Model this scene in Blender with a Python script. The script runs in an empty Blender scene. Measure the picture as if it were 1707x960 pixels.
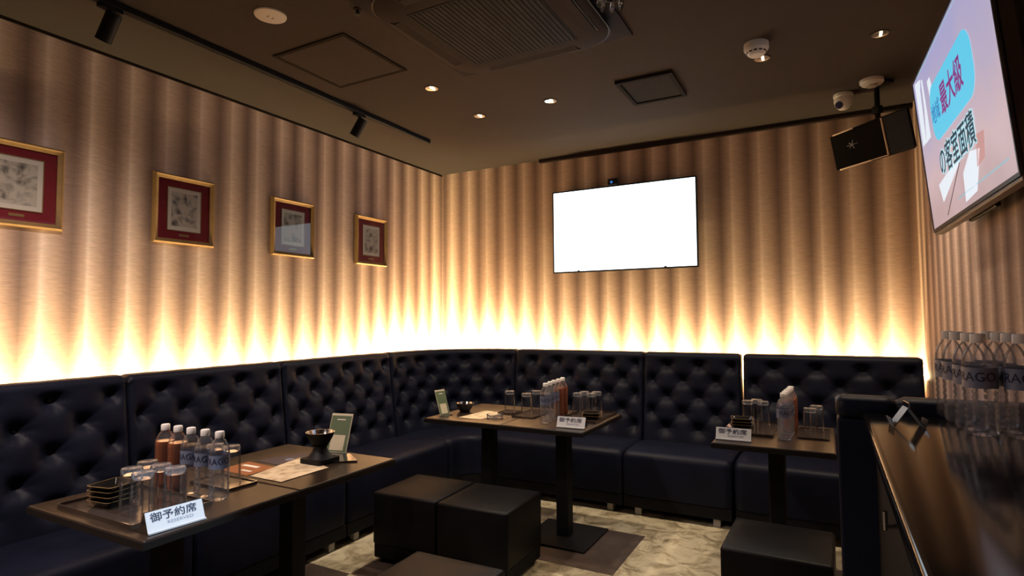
import bpy, bmesh, math, random
from mathutils import Vector, Matrix
random.seed(7)
PI = math.pi
SC = bpy.context.scene
COL = SC.collection
R = math.radians

# ------------------------------------------------------------------ camera, world, exposure
cam_d = bpy.data.cameras.new('camera')
cam = bpy.data.objects.new('camera', cam_d); COL.objects.link(cam)
cam_d.sensor_width = 36.0
cam_d.lens = 965.3 * 36.0 / 1707.0
cam_d.clip_start = 0.02
_y, _p, _r = R(-28.55), R(2.96), R(-0.43)
_f = Vector((math.sin(_y)*math.cos(_p), math.cos(_y)*math.cos(_p), math.sin(_p)))
_rt = Vector((math.cos(_y), -math.sin(_y), 0)); _up = _rt.cross(_f)
_r2 = _rt*math.cos(_r) + _up*math.sin(_r); _u2 = -_rt*math.sin(_r) + _up*math.cos(_r)
cam.matrix_world = Matrix(((_r2.x, _u2.x, -_f.x, 0.0), (_r2.y, _u2.y, -_f.y, 0.0), (_r2.z, _u2.z, -_f.z, 1.35), (0, 0, 0, 1)))
SC.camera = cam
w = bpy.data.worlds.new('world'); SC.world = w; w.use_nodes = True
w.node_tree.nodes['Background'].inputs[0].default_value = (0.5, 0.45, 0.42, 1)
w.node_tree.nodes['Background'].inputs[1].default_value = 0.02
SC.view_settings.view_transform = 'Standard'; SC.view_settings.look = 'None'
SC.view_settings.gamma = 1.0; SC.view_settings.use_curve_mapping = False
SC.view_settings.exposure = 0.0
try:
    SC.cycles.use_denoising = True
    SC.cycles.max_bounces = 10; SC.cycles.transparent_max_bounces = 24
    SC.cycles.transmission_bounces = 10; SC.cycles.sample_clamp_indirect = 6.0
    SC.cycles.caustics_reflective = False; SC.cycles.caustics_refractive = False
except Exception:
    pass

LED_W = 25.0          # watts per metre of the LED strip behind the sofas
SPOT_W = 62.0         # each recessed downlight
LEFT, RIGHT, BACK, FRONT, CEIL = -3.42, 0.56, 4.80, -1.6, 2.81
WARM = (1.0, 0.72, 0.37); SOFT = (1.0, 0.80, 0.60)

def aim(o, d):
    o.rotation_euler = Vector(d).to_track_quat('-Z', 'Y').to_euler()
def spot(name, loc, d, watts, ang, blend, col, parent=None, rad=0.035):
    l = bpy.data.lights.new(name, 'SPOT'); l.energy = watts; l.spot_size = R(ang); l.spot_blend = blend
    l.color = col; l.shadow_soft_size = rad
    o = bpy.data.objects.new(name, l); COL.objects.link(o); o.location = loc; aim(o, d)
    if parent: o.parent = parent
    return o
def area(name, loc, d, watts, sx, sy, col, rz=None, parent=None):
    l = bpy.data.lights.new(name, 'AREA'); l.shape = 'RECTANGLE'; l.size = sx; l.size_y = sy; l.energy = watts; l.color = col
    o = bpy.data.objects.new(name, l); COL.objects.link(o); o.location = loc
    if parent: o.parent = parent
    return o

# ------------------------------------------------------------------ materials
def _mat(name):
    m = bpy.data.materials.new(name); m.use_nodes = True
    nt = m.node_tree
    return m, nt, nt.nodes, nt.links, nt.nodes['Principled BSDF']
def P(name, col, rough=0.5, metal=0.0, spec=0.5, bump=0.0, bscale=200.0, var=0.0, vscale=8.0, coat=0.0, emit=None, estr=0.0, alpha=None):
    m, nt, N, L, b = _mat(name)
    c = (col[0], col[1], col[2], 1)
    b.inputs['Base Color'].default_value = c
    b.inputs['Roughness'].default_value = rough; b.inputs['Metallic'].default_value = metal
    b.inputs['Specular IOR Level'].default_value = spec
    b.inputs['Coat Weight'].default_value = coat
    tc = N.new('ShaderNodeTexCoord')
    nz = N.new('ShaderNodeTexNoise'); nz.inputs['Scale'].default_value = vscale; nz.inputs['Detail'].default_value = 4
    L.new(tc.outputs['Object'], nz.inputs['Vector'])
    mx = N.new('ShaderNodeMix'); mx.data_type = 'RGBA'
    v = max(var, 0.03)
    mx.inputs['A'].default_value = (c[0]*(1-v), c[1]*(1-v), c[2]*(1-v), 1)
    mx.inputs['B'].default_value = (min(1, c[0]*(1+v)), min(1, c[1]*(1+v)), min(1, c[2]*(1+v)), 1)
    L.new(nz.outputs['Fac'], mx.inputs['Factor']); L.new(mx.outputs['Result'], b.inputs['Base Color'])
    if bump:
        n2 = N.new('ShaderNodeTexNoise'); n2.inputs['Scale'].default_value = bscale; n2.inputs['Detail'].default_value = 3
        L.new(tc.outputs['Object'], n2.inputs['Vector'])
        bp = N.new('ShaderNodeBump'); bp.inputs['Strength'].default_value = bump; bp.inputs['Distance'].default_value = 0.002
        L.new(n2.outputs['Fac'], bp.inputs['Height']); L.new(bp.outputs['Normal'], b.inputs['Normal'])
    if emit:
        b.inputs['Emission Color'].default_value = (*emit, 1); b.inputs['Emission Strength'].default_value = estr
    return m
def ramp(N, stops, interp='LINEAR'):
    r = N.new('ShaderNodeValToRGB'); r.color_ramp.interpolation = interp
    e = r.color_ramp.elements
    while len(e) < len(stops): e.new(0.5)
    for k, (p, c) in enumerate(stops):
        e[k].position = p; e[k].color = (c[0], c[1], c[2], 1)
    return r
def M_(N, op, a=None, b=None):
    n = N.new('ShaderNodeMath'); n.operation = op
    if a is not None and not hasattr(a, 'node'): n.inputs[0].default_value = a
    if b is not None and not hasattr(b, 'node'): n.inputs[1].default_value = b
    return n

def wallpaper(name, axis, phase):
    """soft vertical stripes about 0.205 m apart, printed like hanging cloth"""
    m, nt, N, L, b = _mat(name)
    tc = N.new('ShaderNodeTexCoord'); sp = N.new('ShaderNodeSeparateXYZ'); L.new(tc.outputs['Object'], sp.inputs[0])
    co = sp.outputs[axis]
    # slight irregular drift of stripe position
    n1 = N.new('ShaderNodeTexNoise'); n1.noise_dimensions = '1D'; n1.inputs['Scale'].default_value = 2.3; n1.inputs['Detail'].default_value = 1
    L.new(co, n1.inputs['W'])
    dr = M_(N, 'MULTIPLY_ADD', None, 0.06); dr.inputs[2].default_value = -0.03 + phase; L.new(n1.outputs['Fac'], dr.inputs[0])
    ad = M_(N, 'ADD'); L.new(co, ad.inputs[0]); L.new(dr.outputs[0], ad.inputs[1])
    dv = M_(N, 'DIVIDE', None, 0.205); L.new(ad.outputs[0], dv.inputs[0])
    fr = M_(N, 'FRACT'); L.new(dv.outputs[0], fr.inputs[0])
    # frac 0.5 = highlight; dark folds either side
    hi = (0.88, 0.72, 0.62); md = (0.58, 0.425, 0.335); dk = (0.25, 0.17, 0.145); dd = (0.155, 0.105, 0.095)
    rp = ramp(N, [(0.0, (0.21, 0.142, 0.122)), (0.07, dd), (0.18, (0.30, 0.205, 0.17)), (0.30, (0.50, 0.36, 0.285)), (0.38, (0.60, 0.44, 0.35)), (0.47, hi), (0.56, (0.76, 0.59, 0.485)), (0.70, md), (0.82, (0.44, 0.31, 0.245)), (0.92, (0.30, 0.205, 0.17)), (1.0, (0.21, 0.142, 0.122))], 'LINEAR')
    L.new(fr.outputs[0], rp.inputs[0])
    # each stripe has a strength of its own
    fl = M_(N, 'FLOOR'); L.new(dv.outputs[0], fl.inputs[0])
    wn = N.new('ShaderNodeTexWhiteNoise'); wn.noise_dimensions = '1D'; L.new(fl.outputs[0], wn.inputs['W'])
    n2 = N.new('ShaderNodeTexNoise'); n2.noise_dimensions = '1D'; n2.inputs['Scale'].default_value = 9.0; n2.inputs['Detail'].default_value = 3
    L.new(co, n2.inputs['W'])
    mx = N.new('ShaderNodeMix'); mx.data_type = 'RGBA'; mx.blend_type = 'MIX'
    k = M_(N, 'MULTIPLY', None, 0.42); L.new(n2.outputs['Fac'], k.inputs[0])
    L.new(k.outputs[0], mx.inputs['Factor']); L.new(rp.outputs[0], mx.inputs['A']); mx.inputs['B'].default_value = (0.47, 0.34, 0.265, 1)
    # fine cloth grain
    mp = N.new('ShaderNodeMapping'); mp.inputs['Scale'].default_value = (14, 14, 90); L.new(tc.outputs['Object'], mp.inputs[0])
    n3 = N.new('ShaderNodeTexNoise'); n3.inputs['Scale'].default_value = 1.6; n3.inputs['Detail'].default_value = 5; L.new(mp.outputs[0], n3.inputs['Vector'])
    gr = ramp(N, [(0.3, (0.88, 0.88, 0.88)), (0.7, (1.08, 1.08, 1.08))]); L.new(n3.outputs['Fac'], gr.inputs[0])
    mu = N.new('ShaderNodeMix'); mu.data_type = 'RGBA'; mu.blend_type = 'MULTIPLY'; mu.inputs['Factor'].default_value = 1
    L.new(mx.outputs['Result'], mu.inputs['A']); L.new(gr.outputs[0], mu.inputs['B'])
    L.new(mu.outputs['Result'], b.inputs['Base Color'])
    b.inputs['Roughness'].default_value = 0.75; b.inputs['Specular IOR Level'].default_value = 0.2
    bp = N.new('ShaderNodeBump'); bp.inputs['Strength'].default_value = 0.25; bp.inputs['Distance'].default_value = 0.003
    L.new(n3.outputs['Fac'], bp.inputs['Height']); L.new(bp.outputs['Normal'], b.inputs['Normal'])
    return m

def floor_mat():
    m, nt, N, L, b = _mat('floor_marble_tiles')
    tc = N.new('ShaderNodeTexCoord'); sp = N.new('ShaderNodeSeparateXYZ'); L.new(tc.outputs['Object'], sp.inputs[0])
    fx = M_(N, 'MULTIPLY_ADD', None, 1/0.62); fx.inputs[2].default_value = 1.03/0.62 + 20; L.new(sp.outputs[0], fx.inputs[0])
    fy = M_(N, 'MULTIPLY_ADD', None, 1/0.62); fy.inputs[2].default_value = -2.97/0.62 + 20; L.new(sp.outputs[1], fy.inputs[0])
    ax = M_(N, 'FLOOR'); L.new(fx.outputs[0], ax.inputs[0]); ay = M_(N, 'FLOOR'); L.new(fy.outputs[0], ay.inputs[0])
    sm = M_(N, 'ADD'); L.new(ax.outputs[0], sm.inputs[0]); L.new(ay.outputs[0], sm.inputs[1])
    md = M_(N, 'MODULO', None, 2.0); L.new(sm.outputs[0], md.inputs[0])      # 1 = dark tile
    lt = M_(N, 'LESS_THAN', None, 3.59); L.new(sp.outputs[1], lt.inputs[0])
    dk = M_(N, 'MULTIPLY'); L.new(md.outputs[0], dk.inputs[0]); L.new(lt.outputs[0], dk.inputs[1])
    n1 = N.new('ShaderNodeTexNoise'); n1.inputs['Scale'].default_value = 8.5; n1.inputs['Detail'].default_value = 10; n1.inputs['Roughness'].default_value = 0.65
    n1.inputs['Distortion'].default_value = 0.9; L.new(tc.outputs['Object'], n1.inputs['Vector'])
    cr = ramp(N, [(0.30, (0.13, 0.10, 0.06)), (0.43, (0.33, 0.28, 0.175)), (0.54, (0.55, 0.49, 0.33)), (0.72, (0.68, 0.62, 0.45))]); L.new(n1.outputs['Fac'], cr.inputs[0])
    br = ramp(N, [(0.30, (0.045, 0.032, 0.026)), (0.55, (0.085, 0.062, 0.050)), (0.8, (0.13, 0.10, 0.08))]); L.new(n1.outputs['Fac'], br.inputs[0])
    mx = N.new('ShaderNodeMix'); mx.data_type = 'RGBA'
    L.new(dk.outputs[0], mx.inputs['Factor']); L.new(cr.outputs[0], mx.inputs['A']); L.new(br.outputs[0], mx.inputs['B'])
    L.new(mx.outputs['Result'], b.inputs['Base Color']); b.inputs['Roughness'].default_value = 0.38
    return m

def leather(name, col):
    m, nt, N, L, b = _mat(name)
    tc = N.new('ShaderNodeTexCoord')
    n = N.new('ShaderNodeTexNoise'); n.inputs['Scale'].default_value = 6; n.inputs['Detail'].default_value = 4; L.new(tc.outputs['Object'], n.inputs['Vector'])
    c = ramp(N, [(0.3, tuple(x*0.8 for x in col)), (0.7, tuple(x*1.25 for x in col))]); L.new(n.outputs['Fac'], c.inputs[0]); L.new(c.outputs[0], b.inputs['Base Color'])
    rr = N.new('ShaderNodeMapRange'); rr.inputs['To Min'].default_value = 0.42; rr.inputs['To Max'].default_value = 0.56
    L.new(n.outputs['Fac'], rr.inputs[0]); L.new(rr.outputs[0], b.inputs['Roughness'])
    v = N.new('ShaderNodeTexVoronoi'); v.inputs['Scale'].default_value = 380; L.new(tc.outputs['Object'], v.inputs['Vector'])
    bp = N.new('ShaderNodeBump'); bp.inputs['Strength'].default_value = 0.12; bp.inputs['Distance'].default_value = 0.001
    L.new(v.outputs['Distance'], bp.inputs['Height']); L.new(bp.outputs['Normal'], b.inputs['Normal'])
    b.inputs['Specular IOR Level'].default_value = 0.15
    return m

def wood(name, a, c, rough):
    m, nt, N, L, b = _mat(name)
    tc = N.new('ShaderNodeTexCoord'); mp = N.new('ShaderNodeMapping'); mp.inputs['Scale'].default_value = (3, 34, 34); L.new(tc.outputs['Object'], mp.inputs[0])
    n = N.new('ShaderNodeTexNoise'); n.inputs['Scale'].default_value = 1.5; n.inputs['Detail'].default_value = 6; L.new(mp.outputs[0], n.inputs['Vector'])
    r = ramp(N, [(0.3, a), (0.7, c)]); L.new(n.outputs['Fac'], r.inputs[0]); L.new(r.outputs[0], b.inputs['Base Color'])
    b.inputs['Roughness'].default_value = rough; b.inputs['Specular IOR Level'].default_value = 0.32
    return m

def thin_glass(name, tint=(1, 1, 1), refl=1.0, rough=0.03, haze=0.0):
    m, nt, N, L, b = _mat(name); N.remove(b)
    out = N['Material Output']
    t = N.new('ShaderNodeBsdfTransparent'); t.inputs[0].default_value = (*tint, 1)
    g = N.new('ShaderNodeBsdfGlossy'); g.inputs['Roughness'].default_value = rough
    lw = N.new('ShaderNodeLayerWeight'); lw.inputs['Blend'].default_value = 0.17
    k = M_(N, 'MULTIPLY', None, refl); L.new(lw.outputs['Fresnel'], k.inputs[0])
    mx = N.new('ShaderNodeMixShader'); L.new(k.outputs[0], mx.inputs[0]); L.new(t.outputs[0], mx.inputs[1]); L.new(g.outputs[0], mx.inputs[2])
    last = mx
    if haze:
        df = N.new('ShaderNodeBsdfDiffuse'); df.inputs[0].default_value = (0.8, 0.8, 0.85, 1)
        tr = N.new('ShaderNodeBsdfTranslucent'); tr.inputs[0].default_value = (0.8, 0.8, 0.85, 1)
        m1 = N.new('ShaderNodeMixShader'); m1.inputs[0].default_value = 0.5; L.new(df.outputs[0], m1.inputs[1]); L.new(tr.outputs[0], m1.inputs[2])
        m2 = N.new('ShaderNodeMixShader'); m2.inputs[0].default_value = haze; L.new(mx.outputs[0], m2.inputs[1]); L.new(m1.outputs[0], m2.inputs[2]); last = m2
    L.new(last.outputs[0], out.inputs['Surface'])
    return m
def solid_glass(name, col=(1, 1, 1), ior=1.45, rough=0.0):
    m, nt, N, L, b = _mat(name); N.remove(b)
    g = N.new('ShaderNodeBsdfGlass'); g.inputs['Color'].default_value = (*col, 1); g.inputs['IOR'].default_value = ior; g.inputs['Roughness'].default_value = rough
    L.new(g.outputs[0], N['Material Output'].inputs['Surface'])
    return m

def screen_mat(name, col, strength):
    m, nt, N, L, b = _mat(name)
    b.inputs['Base Color'].default_value = (0.02, 0.02, 0.02, 1); b.inputs['Roughness'].default_value = 0.3
    b.inputs['Emission Color'].default_value = (*col, 1); b.inputs['Emission Strength'].default_value = strength
    return m

def ad_screen_mat():
    """the advertisement's soft pink-grey photograph of a room, shown on the lit screen"""
    m, nt, N, L, b = _mat('advert_screen')
    tc = N.new('ShaderNodeTexCoord'); sp = N.new('ShaderNodeSeparateXYZ'); L.new(tc.outputs['Object'], sp.inputs[0])
    r = ramp(N, [(0.0, (0.50, 0.35, 0.36)), (0.30, (0.62, 0.45, 0.47)), (0.6, (0.50, 0.42, 0.55)), (1.0, (0.40, 0.38, 0.62))])
    mr = M_(N, 'DIVIDE', None, 0.66); L.new(sp.outputs[1], mr.inputs[0])
    n = N.new('ShaderNodeTexNoise'); n.inputs['Scale'].default_value = 3.2; n.inputs['Detail'].default_value = 2; L.new(tc.outputs['Object'], n.inputs['Vector'])
    a = M_(N, 'MULTIPLY_ADD', None, 0.7); a.inputs[2].default_value = -0.35; L.new(n.outputs['Fac'], a.inputs[0])
    s = M_(N, 'ADD'); L.new(mr.outputs[0], s.inputs[0]); L.new(a.outputs[0], s.inputs[1]); L.new(s.outputs[0], r.inputs[0])
    b.inputs['Base Color'].default_value = (0.02, 0.02, 0.02, 1); b.inputs['Roughness'].default_value = 0.3
    L.new(r.outputs[0], b.inputs['Emission Color']); b.inputs['Emission Strength'].default_value = 0.95
    return m

def print_mat(name, seed, dark, light):
    m, nt, N, L, b = _mat(name)
    tc = N.new('ShaderNodeTexCoord'); mp = N.new('ShaderNodeMapping'); mp.inputs['Location'].default_value = (seed*3.1, seed*1.7, seed); L.new(tc.outputs['Object'], mp.inputs[0])
    n = N.new('ShaderNodeTexNoise'); n.inputs['Scale'].default_value = 16; n.inputs['Detail'].default_value = 6; n.inputs['Distortion'].default_value = 1.2; L.new(mp.outputs[0], n.inputs['Vector'])
    v = N.new('ShaderNodeTexVoronoi'); v.inputs['Scale'].default_value = 22; L.new(mp.outputs[0], v.inputs['Vector'])
    a = M_(N, 'MULTIPLY_ADD', None, 0.5); L.new(v.outputs['Distance'], a.inputs[0]); L.new(n.outputs['Fac'], a.inputs[2])
    r = ramp(N, [(0.42, dark), (0.62, tuple((x+y)/2 for x, y in zip(dark, light))), (0.82, light)]); L.new(a.outputs[0], r.inputs[0])
    L.new(r.outputs[0], b.inputs['Base Color']); b.inputs['Roughness'].default_value = 0.7
    return m

MT = {}
MT['wall_l'] = wallpaper('striped_wallpaper', 1, -1.401+0.1025*1.0)
MT['wall_b'] = wallpaper('striped_wallpaper_back', 0, 1.654+0.1025*1.0)
MT['wall_r'] = wallpaper('striped_wallpaper_right', 1, -1.35)
MT['floor'] = floor_mat()
MT['ceil'] = P('ceiling_paint', (0.047, 0.040, 0.035), 0.9, spec=0.08, var=0.06)
MT['trim'] = P('dark_matt_paint', (0.020, 0.015, 0.013), 0.9, spec=0.05)  # flat dark paint for the front wall and the strips under the ceiling
MT['leather'] = leather('black_leather', (0.0062, 0.0080, 0.0185))
MT['leather2'] = leather('black_leather_ottoman', (0.0042, 0.0038, 0.0044))
MT['plinth'] = P('black_plinth', (0.0045, 0.0045, 0.006), 0.65, spec=0.15)
MT['foot'] = P('grey_foot', (0.34, 0.33, 0.32), 0.5)
MT['table'] = wood('dark_table_wood', (0.011, 0.0068, 0.0046), (0.025, 0.0150, 0.0100), 0.30)
MT['edge'] = P('table_edge_black', (0.008, 0.007, 0.007), 0.45, spec=0.25)
MT['iron'] = P('black_powder_metal', (0.0055, 0.0055, 0.0065), 0.55, spec=0.2, var=0.1)
MT['gold'] = P('antique_gold', (0.30, 0.185, 0.075), 0.5, metal=0.25, spec=0.3, var=0.25, vscale=30, bump=0.3, bscale=60)
MT['red'] = P('red_velvet_mat', (0.22, 0.008, 0.016), 0.8)
MT['cream'] = P('cream_card', (0.78, 0.72, 0.60), 0.7)
MT['bezel'] = P('tv_bezel', (0.012, 0.012, 0.014), 0.3)
MT['white_screen'] = screen_mat('white_screen', (0.80, 0.92, 1.0), 3.4)
MT['ad'] = ad_screen_mat()
MT['white_pl'] = P('white_plastic', (0.74, 0.70, 0.62), 0.45)
MT['cap'] = P('white_cap', (0.82, 0.80, 0.77), 0.45)
MT['chrome'] = P('chrome', (0.75, 0.74, 0.72), 0.14, metal=1.0)
MT['reflector'] = P('downlight_reflector', (0.85, 0.80, 0.72), 0.22, metal=0.9)
MT['ac'] = P('ac_brown', (0.026, 0.020, 0.018), 0.8, spec=0.08)
MT['acdark'] = P('ac_grille_dark', (0.014, 0.014, 0.015), 0.7, spec=0.1)
MT['pet'] = thin_glass('pet_plastic', (0.98, 0.98, 0.99), 0.75, 0.08, 0.05)
MT['glass'] = thin_glass('tumbler_glass', (0.985, 0.985, 0.985), 0.8, 0.05, 0.008)
MT['glassbase'] = thin_glass('tumbler_base_glass', (0.97, 0.97, 0.97), 1.8, 0.07, 0.10)
MT['ashglass'] = thin_glass('ashtray_glass', (0.95, 0.95, 0.95), 1.4, 0.06, 0.05)
MT['trimgold'] = P('speaker_trim_gold', (0.80, 0.58, 0.36), 0.4, metal=0.2)
MT['steel'] = P('brushed_steel', (0.12, 0.115, 0.115), 0.34, metal=1.0)
MT['water'] = thin_glass('water', (0.97, 0.98, 1.0), 0.35, 0.05, 0.03)
MT['tea'] = P('tea', (0.50, 0.13, 0.03), 0.08, spec=0.5)
MT['tea'].node_tree.nodes['Principled BSDF'].inputs['Transmission Weight'].default_value = 0.30
MT['label'] = P('water_label', (0.17, 0.20, 0.30), 0.4)
MT['navyink'] = P('navy_ink', (0.012, 0.016, 0.05), 0.6)
MT['ink'] = P('black_ink', (0.012, 0.012, 0.02), 0.6)
MT['greyink'] = P('grey_ink', (0.16, 0.18, 0.26), 0.6)
MT['signwhite'] = P('sign_white', (0.50, 0.52, 0.55), 0.4)
MT['gloss'] = P('black_lacquer', (0.010, 0.009, 0.008), 0.12, coat=0.5)
MT['tray'] = P('dark_tray', (0.040, 0.028, 0.022), 0.16, coat=0.3)
MT['green'] = P('card_green', (0.085, 0.125, 0.06), 0.5)
MT['paper'] = P('cream_paper', (0.55, 0.49, 0.34), 0.6, var=0.12, vscale=40)
MT['map'] = print_mat('map_print', 2.0, (0.36, 0.24, 0.13), (0.70, 0.56, 0.36))
MT['navy'] = P('navy_leaflet', (0.022, 0.022, 0.045), 0.4)
MT['orange'] = P('orange_leaflet', (0.30, 0.10, 0.03), 0.5, var=0.4, vscale=25)
MT['counter'] = P('black_counter_laminate', (0.008, 0.0075, 0.008), 0.11, spec=0.16, var=0.1)
MT['lens'] = P('dark_lens', (0.012, 0.012, 0.035), 0.12)
MT['crystal'] = solid_glass('crystal', (1, 1, 1), 1.6, 0.0)
MT['strip'] = P('led_strip_lit', (0.8, 0.6, 0.3), 0.5, emit=(1.0, 0.72, 0.36), estr=6.0)
MT['cyan'] = screen_mat('ad_cyan', (0.12, 0.62, 0.86), 0.95)
MT['adwhite'] = screen_mat('ad_white', (0.85, 0.92, 1.0), 0.9)
MT['adhalo'] = screen_mat('ad_pale_cyan', (0.50, 0.85, 0.95), 0.9)
MT['adink'] = screen_mat('ad_ink', (0.010, 0.045, 0.075), 0.9)
MT['admag'] = screen_mat('ad_magenta', (0.26, 0.03, 0.22), 0.9)
MT['adblue'] = screen_mat('ad_blue', (0.03, 0.20, 0.50), 0.9)
MT['adbrown'] = screen_mat('ad_brown', (0.10, 0.05, 0.06), 0.9)
MT['adline'] = screen_mat('ad_line', (0.30, 0.50, 0.58), 0.9)
MT['adpink'] = screen_mat('ad_pink', (0.60, 0.30, 0.28), 0.9)
MT['bluelight'] = screen_mat('blue_pilot', (0.02, 0.18, 0.6), 1.0)
MT['frameglass'] = thin_glass('picture_glass', (1, 1, 1), 1.2, 0.01)

# ------------------------------------------------------------------ builders
def obj(name, bm, mat, parent=None, loc=(0, 0, 0), rot=(0, 0, 0), smooth=None):
    me = bpy.data.meshes.new(name)
    bmesh.ops.recalc_face_normals(bm, faces=bm.faces) if smooth != 'raw' else None
    bm.to_mesh(me); bm.free()
    me.materials.append(mat)
    if smooth:
        me.polygons.foreach_set('use_smooth', [True]*len(me.polygons))
        if smooth is not True and smooth != 'raw':
            try: me.set_sharp_from_angle(angle=R(smooth))
            except Exception: pass
    o = bpy.data.objects.new(name, me); COL.objects.link(o)
    o.location = loc; o.rotation_euler = rot
    if parent: o.parent = parent
    return o
def tag(o, label, cat, group=None, kind=None):
    if label: o['label'] = label
    if cat: o['category'] = cat
    if group: o['group'] = group
    if kind: o['kind'] = kind
    return o
def thing(name, label, cat, loc=(0, 0, 0), rz=0.0, group=None, rot=None):
    o = bpy.data.objects.new(name, None); COL.objects.link(o); o.empty_display_size = 0.05
    o.location = loc; o.rotation_euler = rot if rot else (0, 0, rz)
    return tag(o, label, cat, group)
def copy_tree(o, parent=None):
    c = o.copy(); COL.objects.link(c)
    if parent: c.parent = parent
    for ch in list(o.children): copy_tree(ch, c)
    return c
def place(proto, used, loc, rz, label, group):
    t = proto if not used else copy_tree(proto)
    t.location = loc; t.rotation_euler = (0, 0, rz); t['label'] = label; t['group'] = group
    used.append(1)
    return t

def box(bm, c, s, bev=0.0, seg=2, rot=None):
    t = bmesh.new(); bmesh.ops.create_cube(t, size=1.0)
    for v in t.verts: v.co = Vector((v.co.x*s[0], v.co.y*s[1], v.co.z*s[2]))
    if bev: bmesh.ops.bevel(t, geom=list(t.edges), offset=bev, segments=seg, profile=0.5, affect='EDGES')
    mat = Matrix.Translation(c) @ (rot.to_4x4() if rot else Matrix())
    t.transform(mat)
    me = bpy.data.meshes.new('tmp'); t.to_mesh(me); t.free(); bm.from_mesh(me); bpy.data.meshes.remove(me)
    return bm
def B(c, s, bev=0.0, seg=2, rot=None): return box(bmesh.new(), c, s, bev, seg, rot)
def lathe(bm, prof, n=24, c=(0, 0, 0), wob=None, close=True):
    rings = []
    for r, z in prof:
        if r < 1e-6: rings.append([bm.verts.new((c[0], c[1], c[2]+z))])
        else: rings.append([bm.verts.new((c[0]+r*math.cos(2*PI*k/n), c[1]+r*math.sin(2*PI*k/n), c[2]+z)) for k in range(n)])
    for a, b in zip(rings, rings[1:]):
        for k in range(n):
            k2 = (k+1) % n
            if len(a) == 1 and len(b) == 1: continue
            if len(a) == 1: bm.faces.new((a[0], b[k], b[k2]))
            elif len(b) == 1: bm.faces.new((a[k], a[k2], b[0]))
            else: bm.faces.new((a[k], a[k2], b[k2], b[k]))
    return bm
def LA(prof, n=24, c=(0, 0, 0)): return lathe(bmesh.new(), prof, n, c)
def tube(bm, a, b, r, n=12, caps=True):
    a, b = Vector(a), Vector(b); d = b-a; q = d.to_track_quat('Z', 'Y')
    ra = [bm.verts.new(a + q @ Vector((r*math.cos(2*PI*k/n), r*math.sin(2*PI*k/n), 0))) for k in range(n)]
    rb = [bm.verts.new(b + q @ Vector((r*math.cos(2*PI*k/n), r*math.sin(2*PI*k/n), 0))) for k in range(n)]
    for k in range(n): bm.faces.new((ra[k], ra[(k+1) % n], rb[(k+1) % n], rb[k]))
    if caps: bm.faces.new(ra[::-1]); bm.faces.new(rb)
    return bm
def prism(bm, pts, z0, z1):
    a = [bm.verts.new((x, y, z0)) for x, y in pts]; b = [bm.verts.new((x, y, z1)) for x, y in pts]
    n = len(pts)
    for k in range(n): bm.faces.new((a[k], a[(k+1) % n], b[(k+1) % n], b[k]))
    bm.faces.new(a[::-1]); bm.faces.new(b)
    return bm
def rrect(w, h, r, n=6, cx=0, cy=0):
    pts = []
    for sx, sy, a0 in ((1, 1, 0), (-1, 1, 90), (-1, -1, 180), (1, -1, 270)):
        for k in range(n+1):
            a = R(a0 + 90*k/n)
            pts.append((cx + sx*(w/2-r) + r*math.cos(a), cy + sy*(h/2-r) + r*math.sin(a)))
    return pts
def ring(bm, outer, inner, z0, z1):
    n = len(outer)
    V = [[bm.verts.new((x, y, z)) for x, y in pts] for pts, z in ((outer, z0), (outer, z1), (inner, z1), (inner, z0))]
    for j in range(4):
        a, b = V[j], V[(j+1) % 4]
        for k in range(n): bm.faces.new((a[k], a[(k+1) % n], b[(k+1) % n], b[k]))
    return bm
def text_bm(body, size, sx=1.0, extrude=0.0003, shear=0.0, bold=0.0, ax='CENTER'):
    c = bpy.data.curves.new('txt', 'FONT'); c.body = body; c.size = size; c.extrude = extrude; c.shear = shear
    c.offset = bold; c.align_x = ax; c.align_y = 'CENTER'; c.resolution_u = 3
    o = bpy.data.objects.new('txt', c); COL.objects.link(o); bpy.context.view_layer.update()
    me = bpy.data.meshes.new_from_object(o.evaluated_get(bpy.context.evaluated_depsgraph_get()))
    bm = bmesh.new(); bm.from_mesh(me)
    for v in bm.verts: v.co.x *= sx
    bpy.data.objects.remove(o); bpy.data.curves.remove(c); bpy.data.meshes.remove(me)
    return bm
def halo_bm(body, size, sx, r, ax='CENTER'):
    src = text_bm(body, size, sx, 0.0001, ax=ax); out = bmesh.new()
    me = bpy.data.meshes.new('tmp'); src.to_mesh(me); src.free()
    for k in range(8):
        t = bmesh.new(); t.from_mesh(me); t.transform(Matrix.Translation((r*math.cos(k*PI/4), r*math.sin(k*PI/4), 0.00002*k)))
        m2 = bpy.data.meshes.new('tmp'); t.to_mesh(m2); t.free(); out.from_mesh(m2); bpy.data.meshes.remove(m2)
    bpy.data.meshes.remove(me); return out
def struct(name, bm, mat, smooth=None):
    o = obj(name, bm, mat, smooth=smooth); o['kind'] = 'structure'; return o

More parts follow.
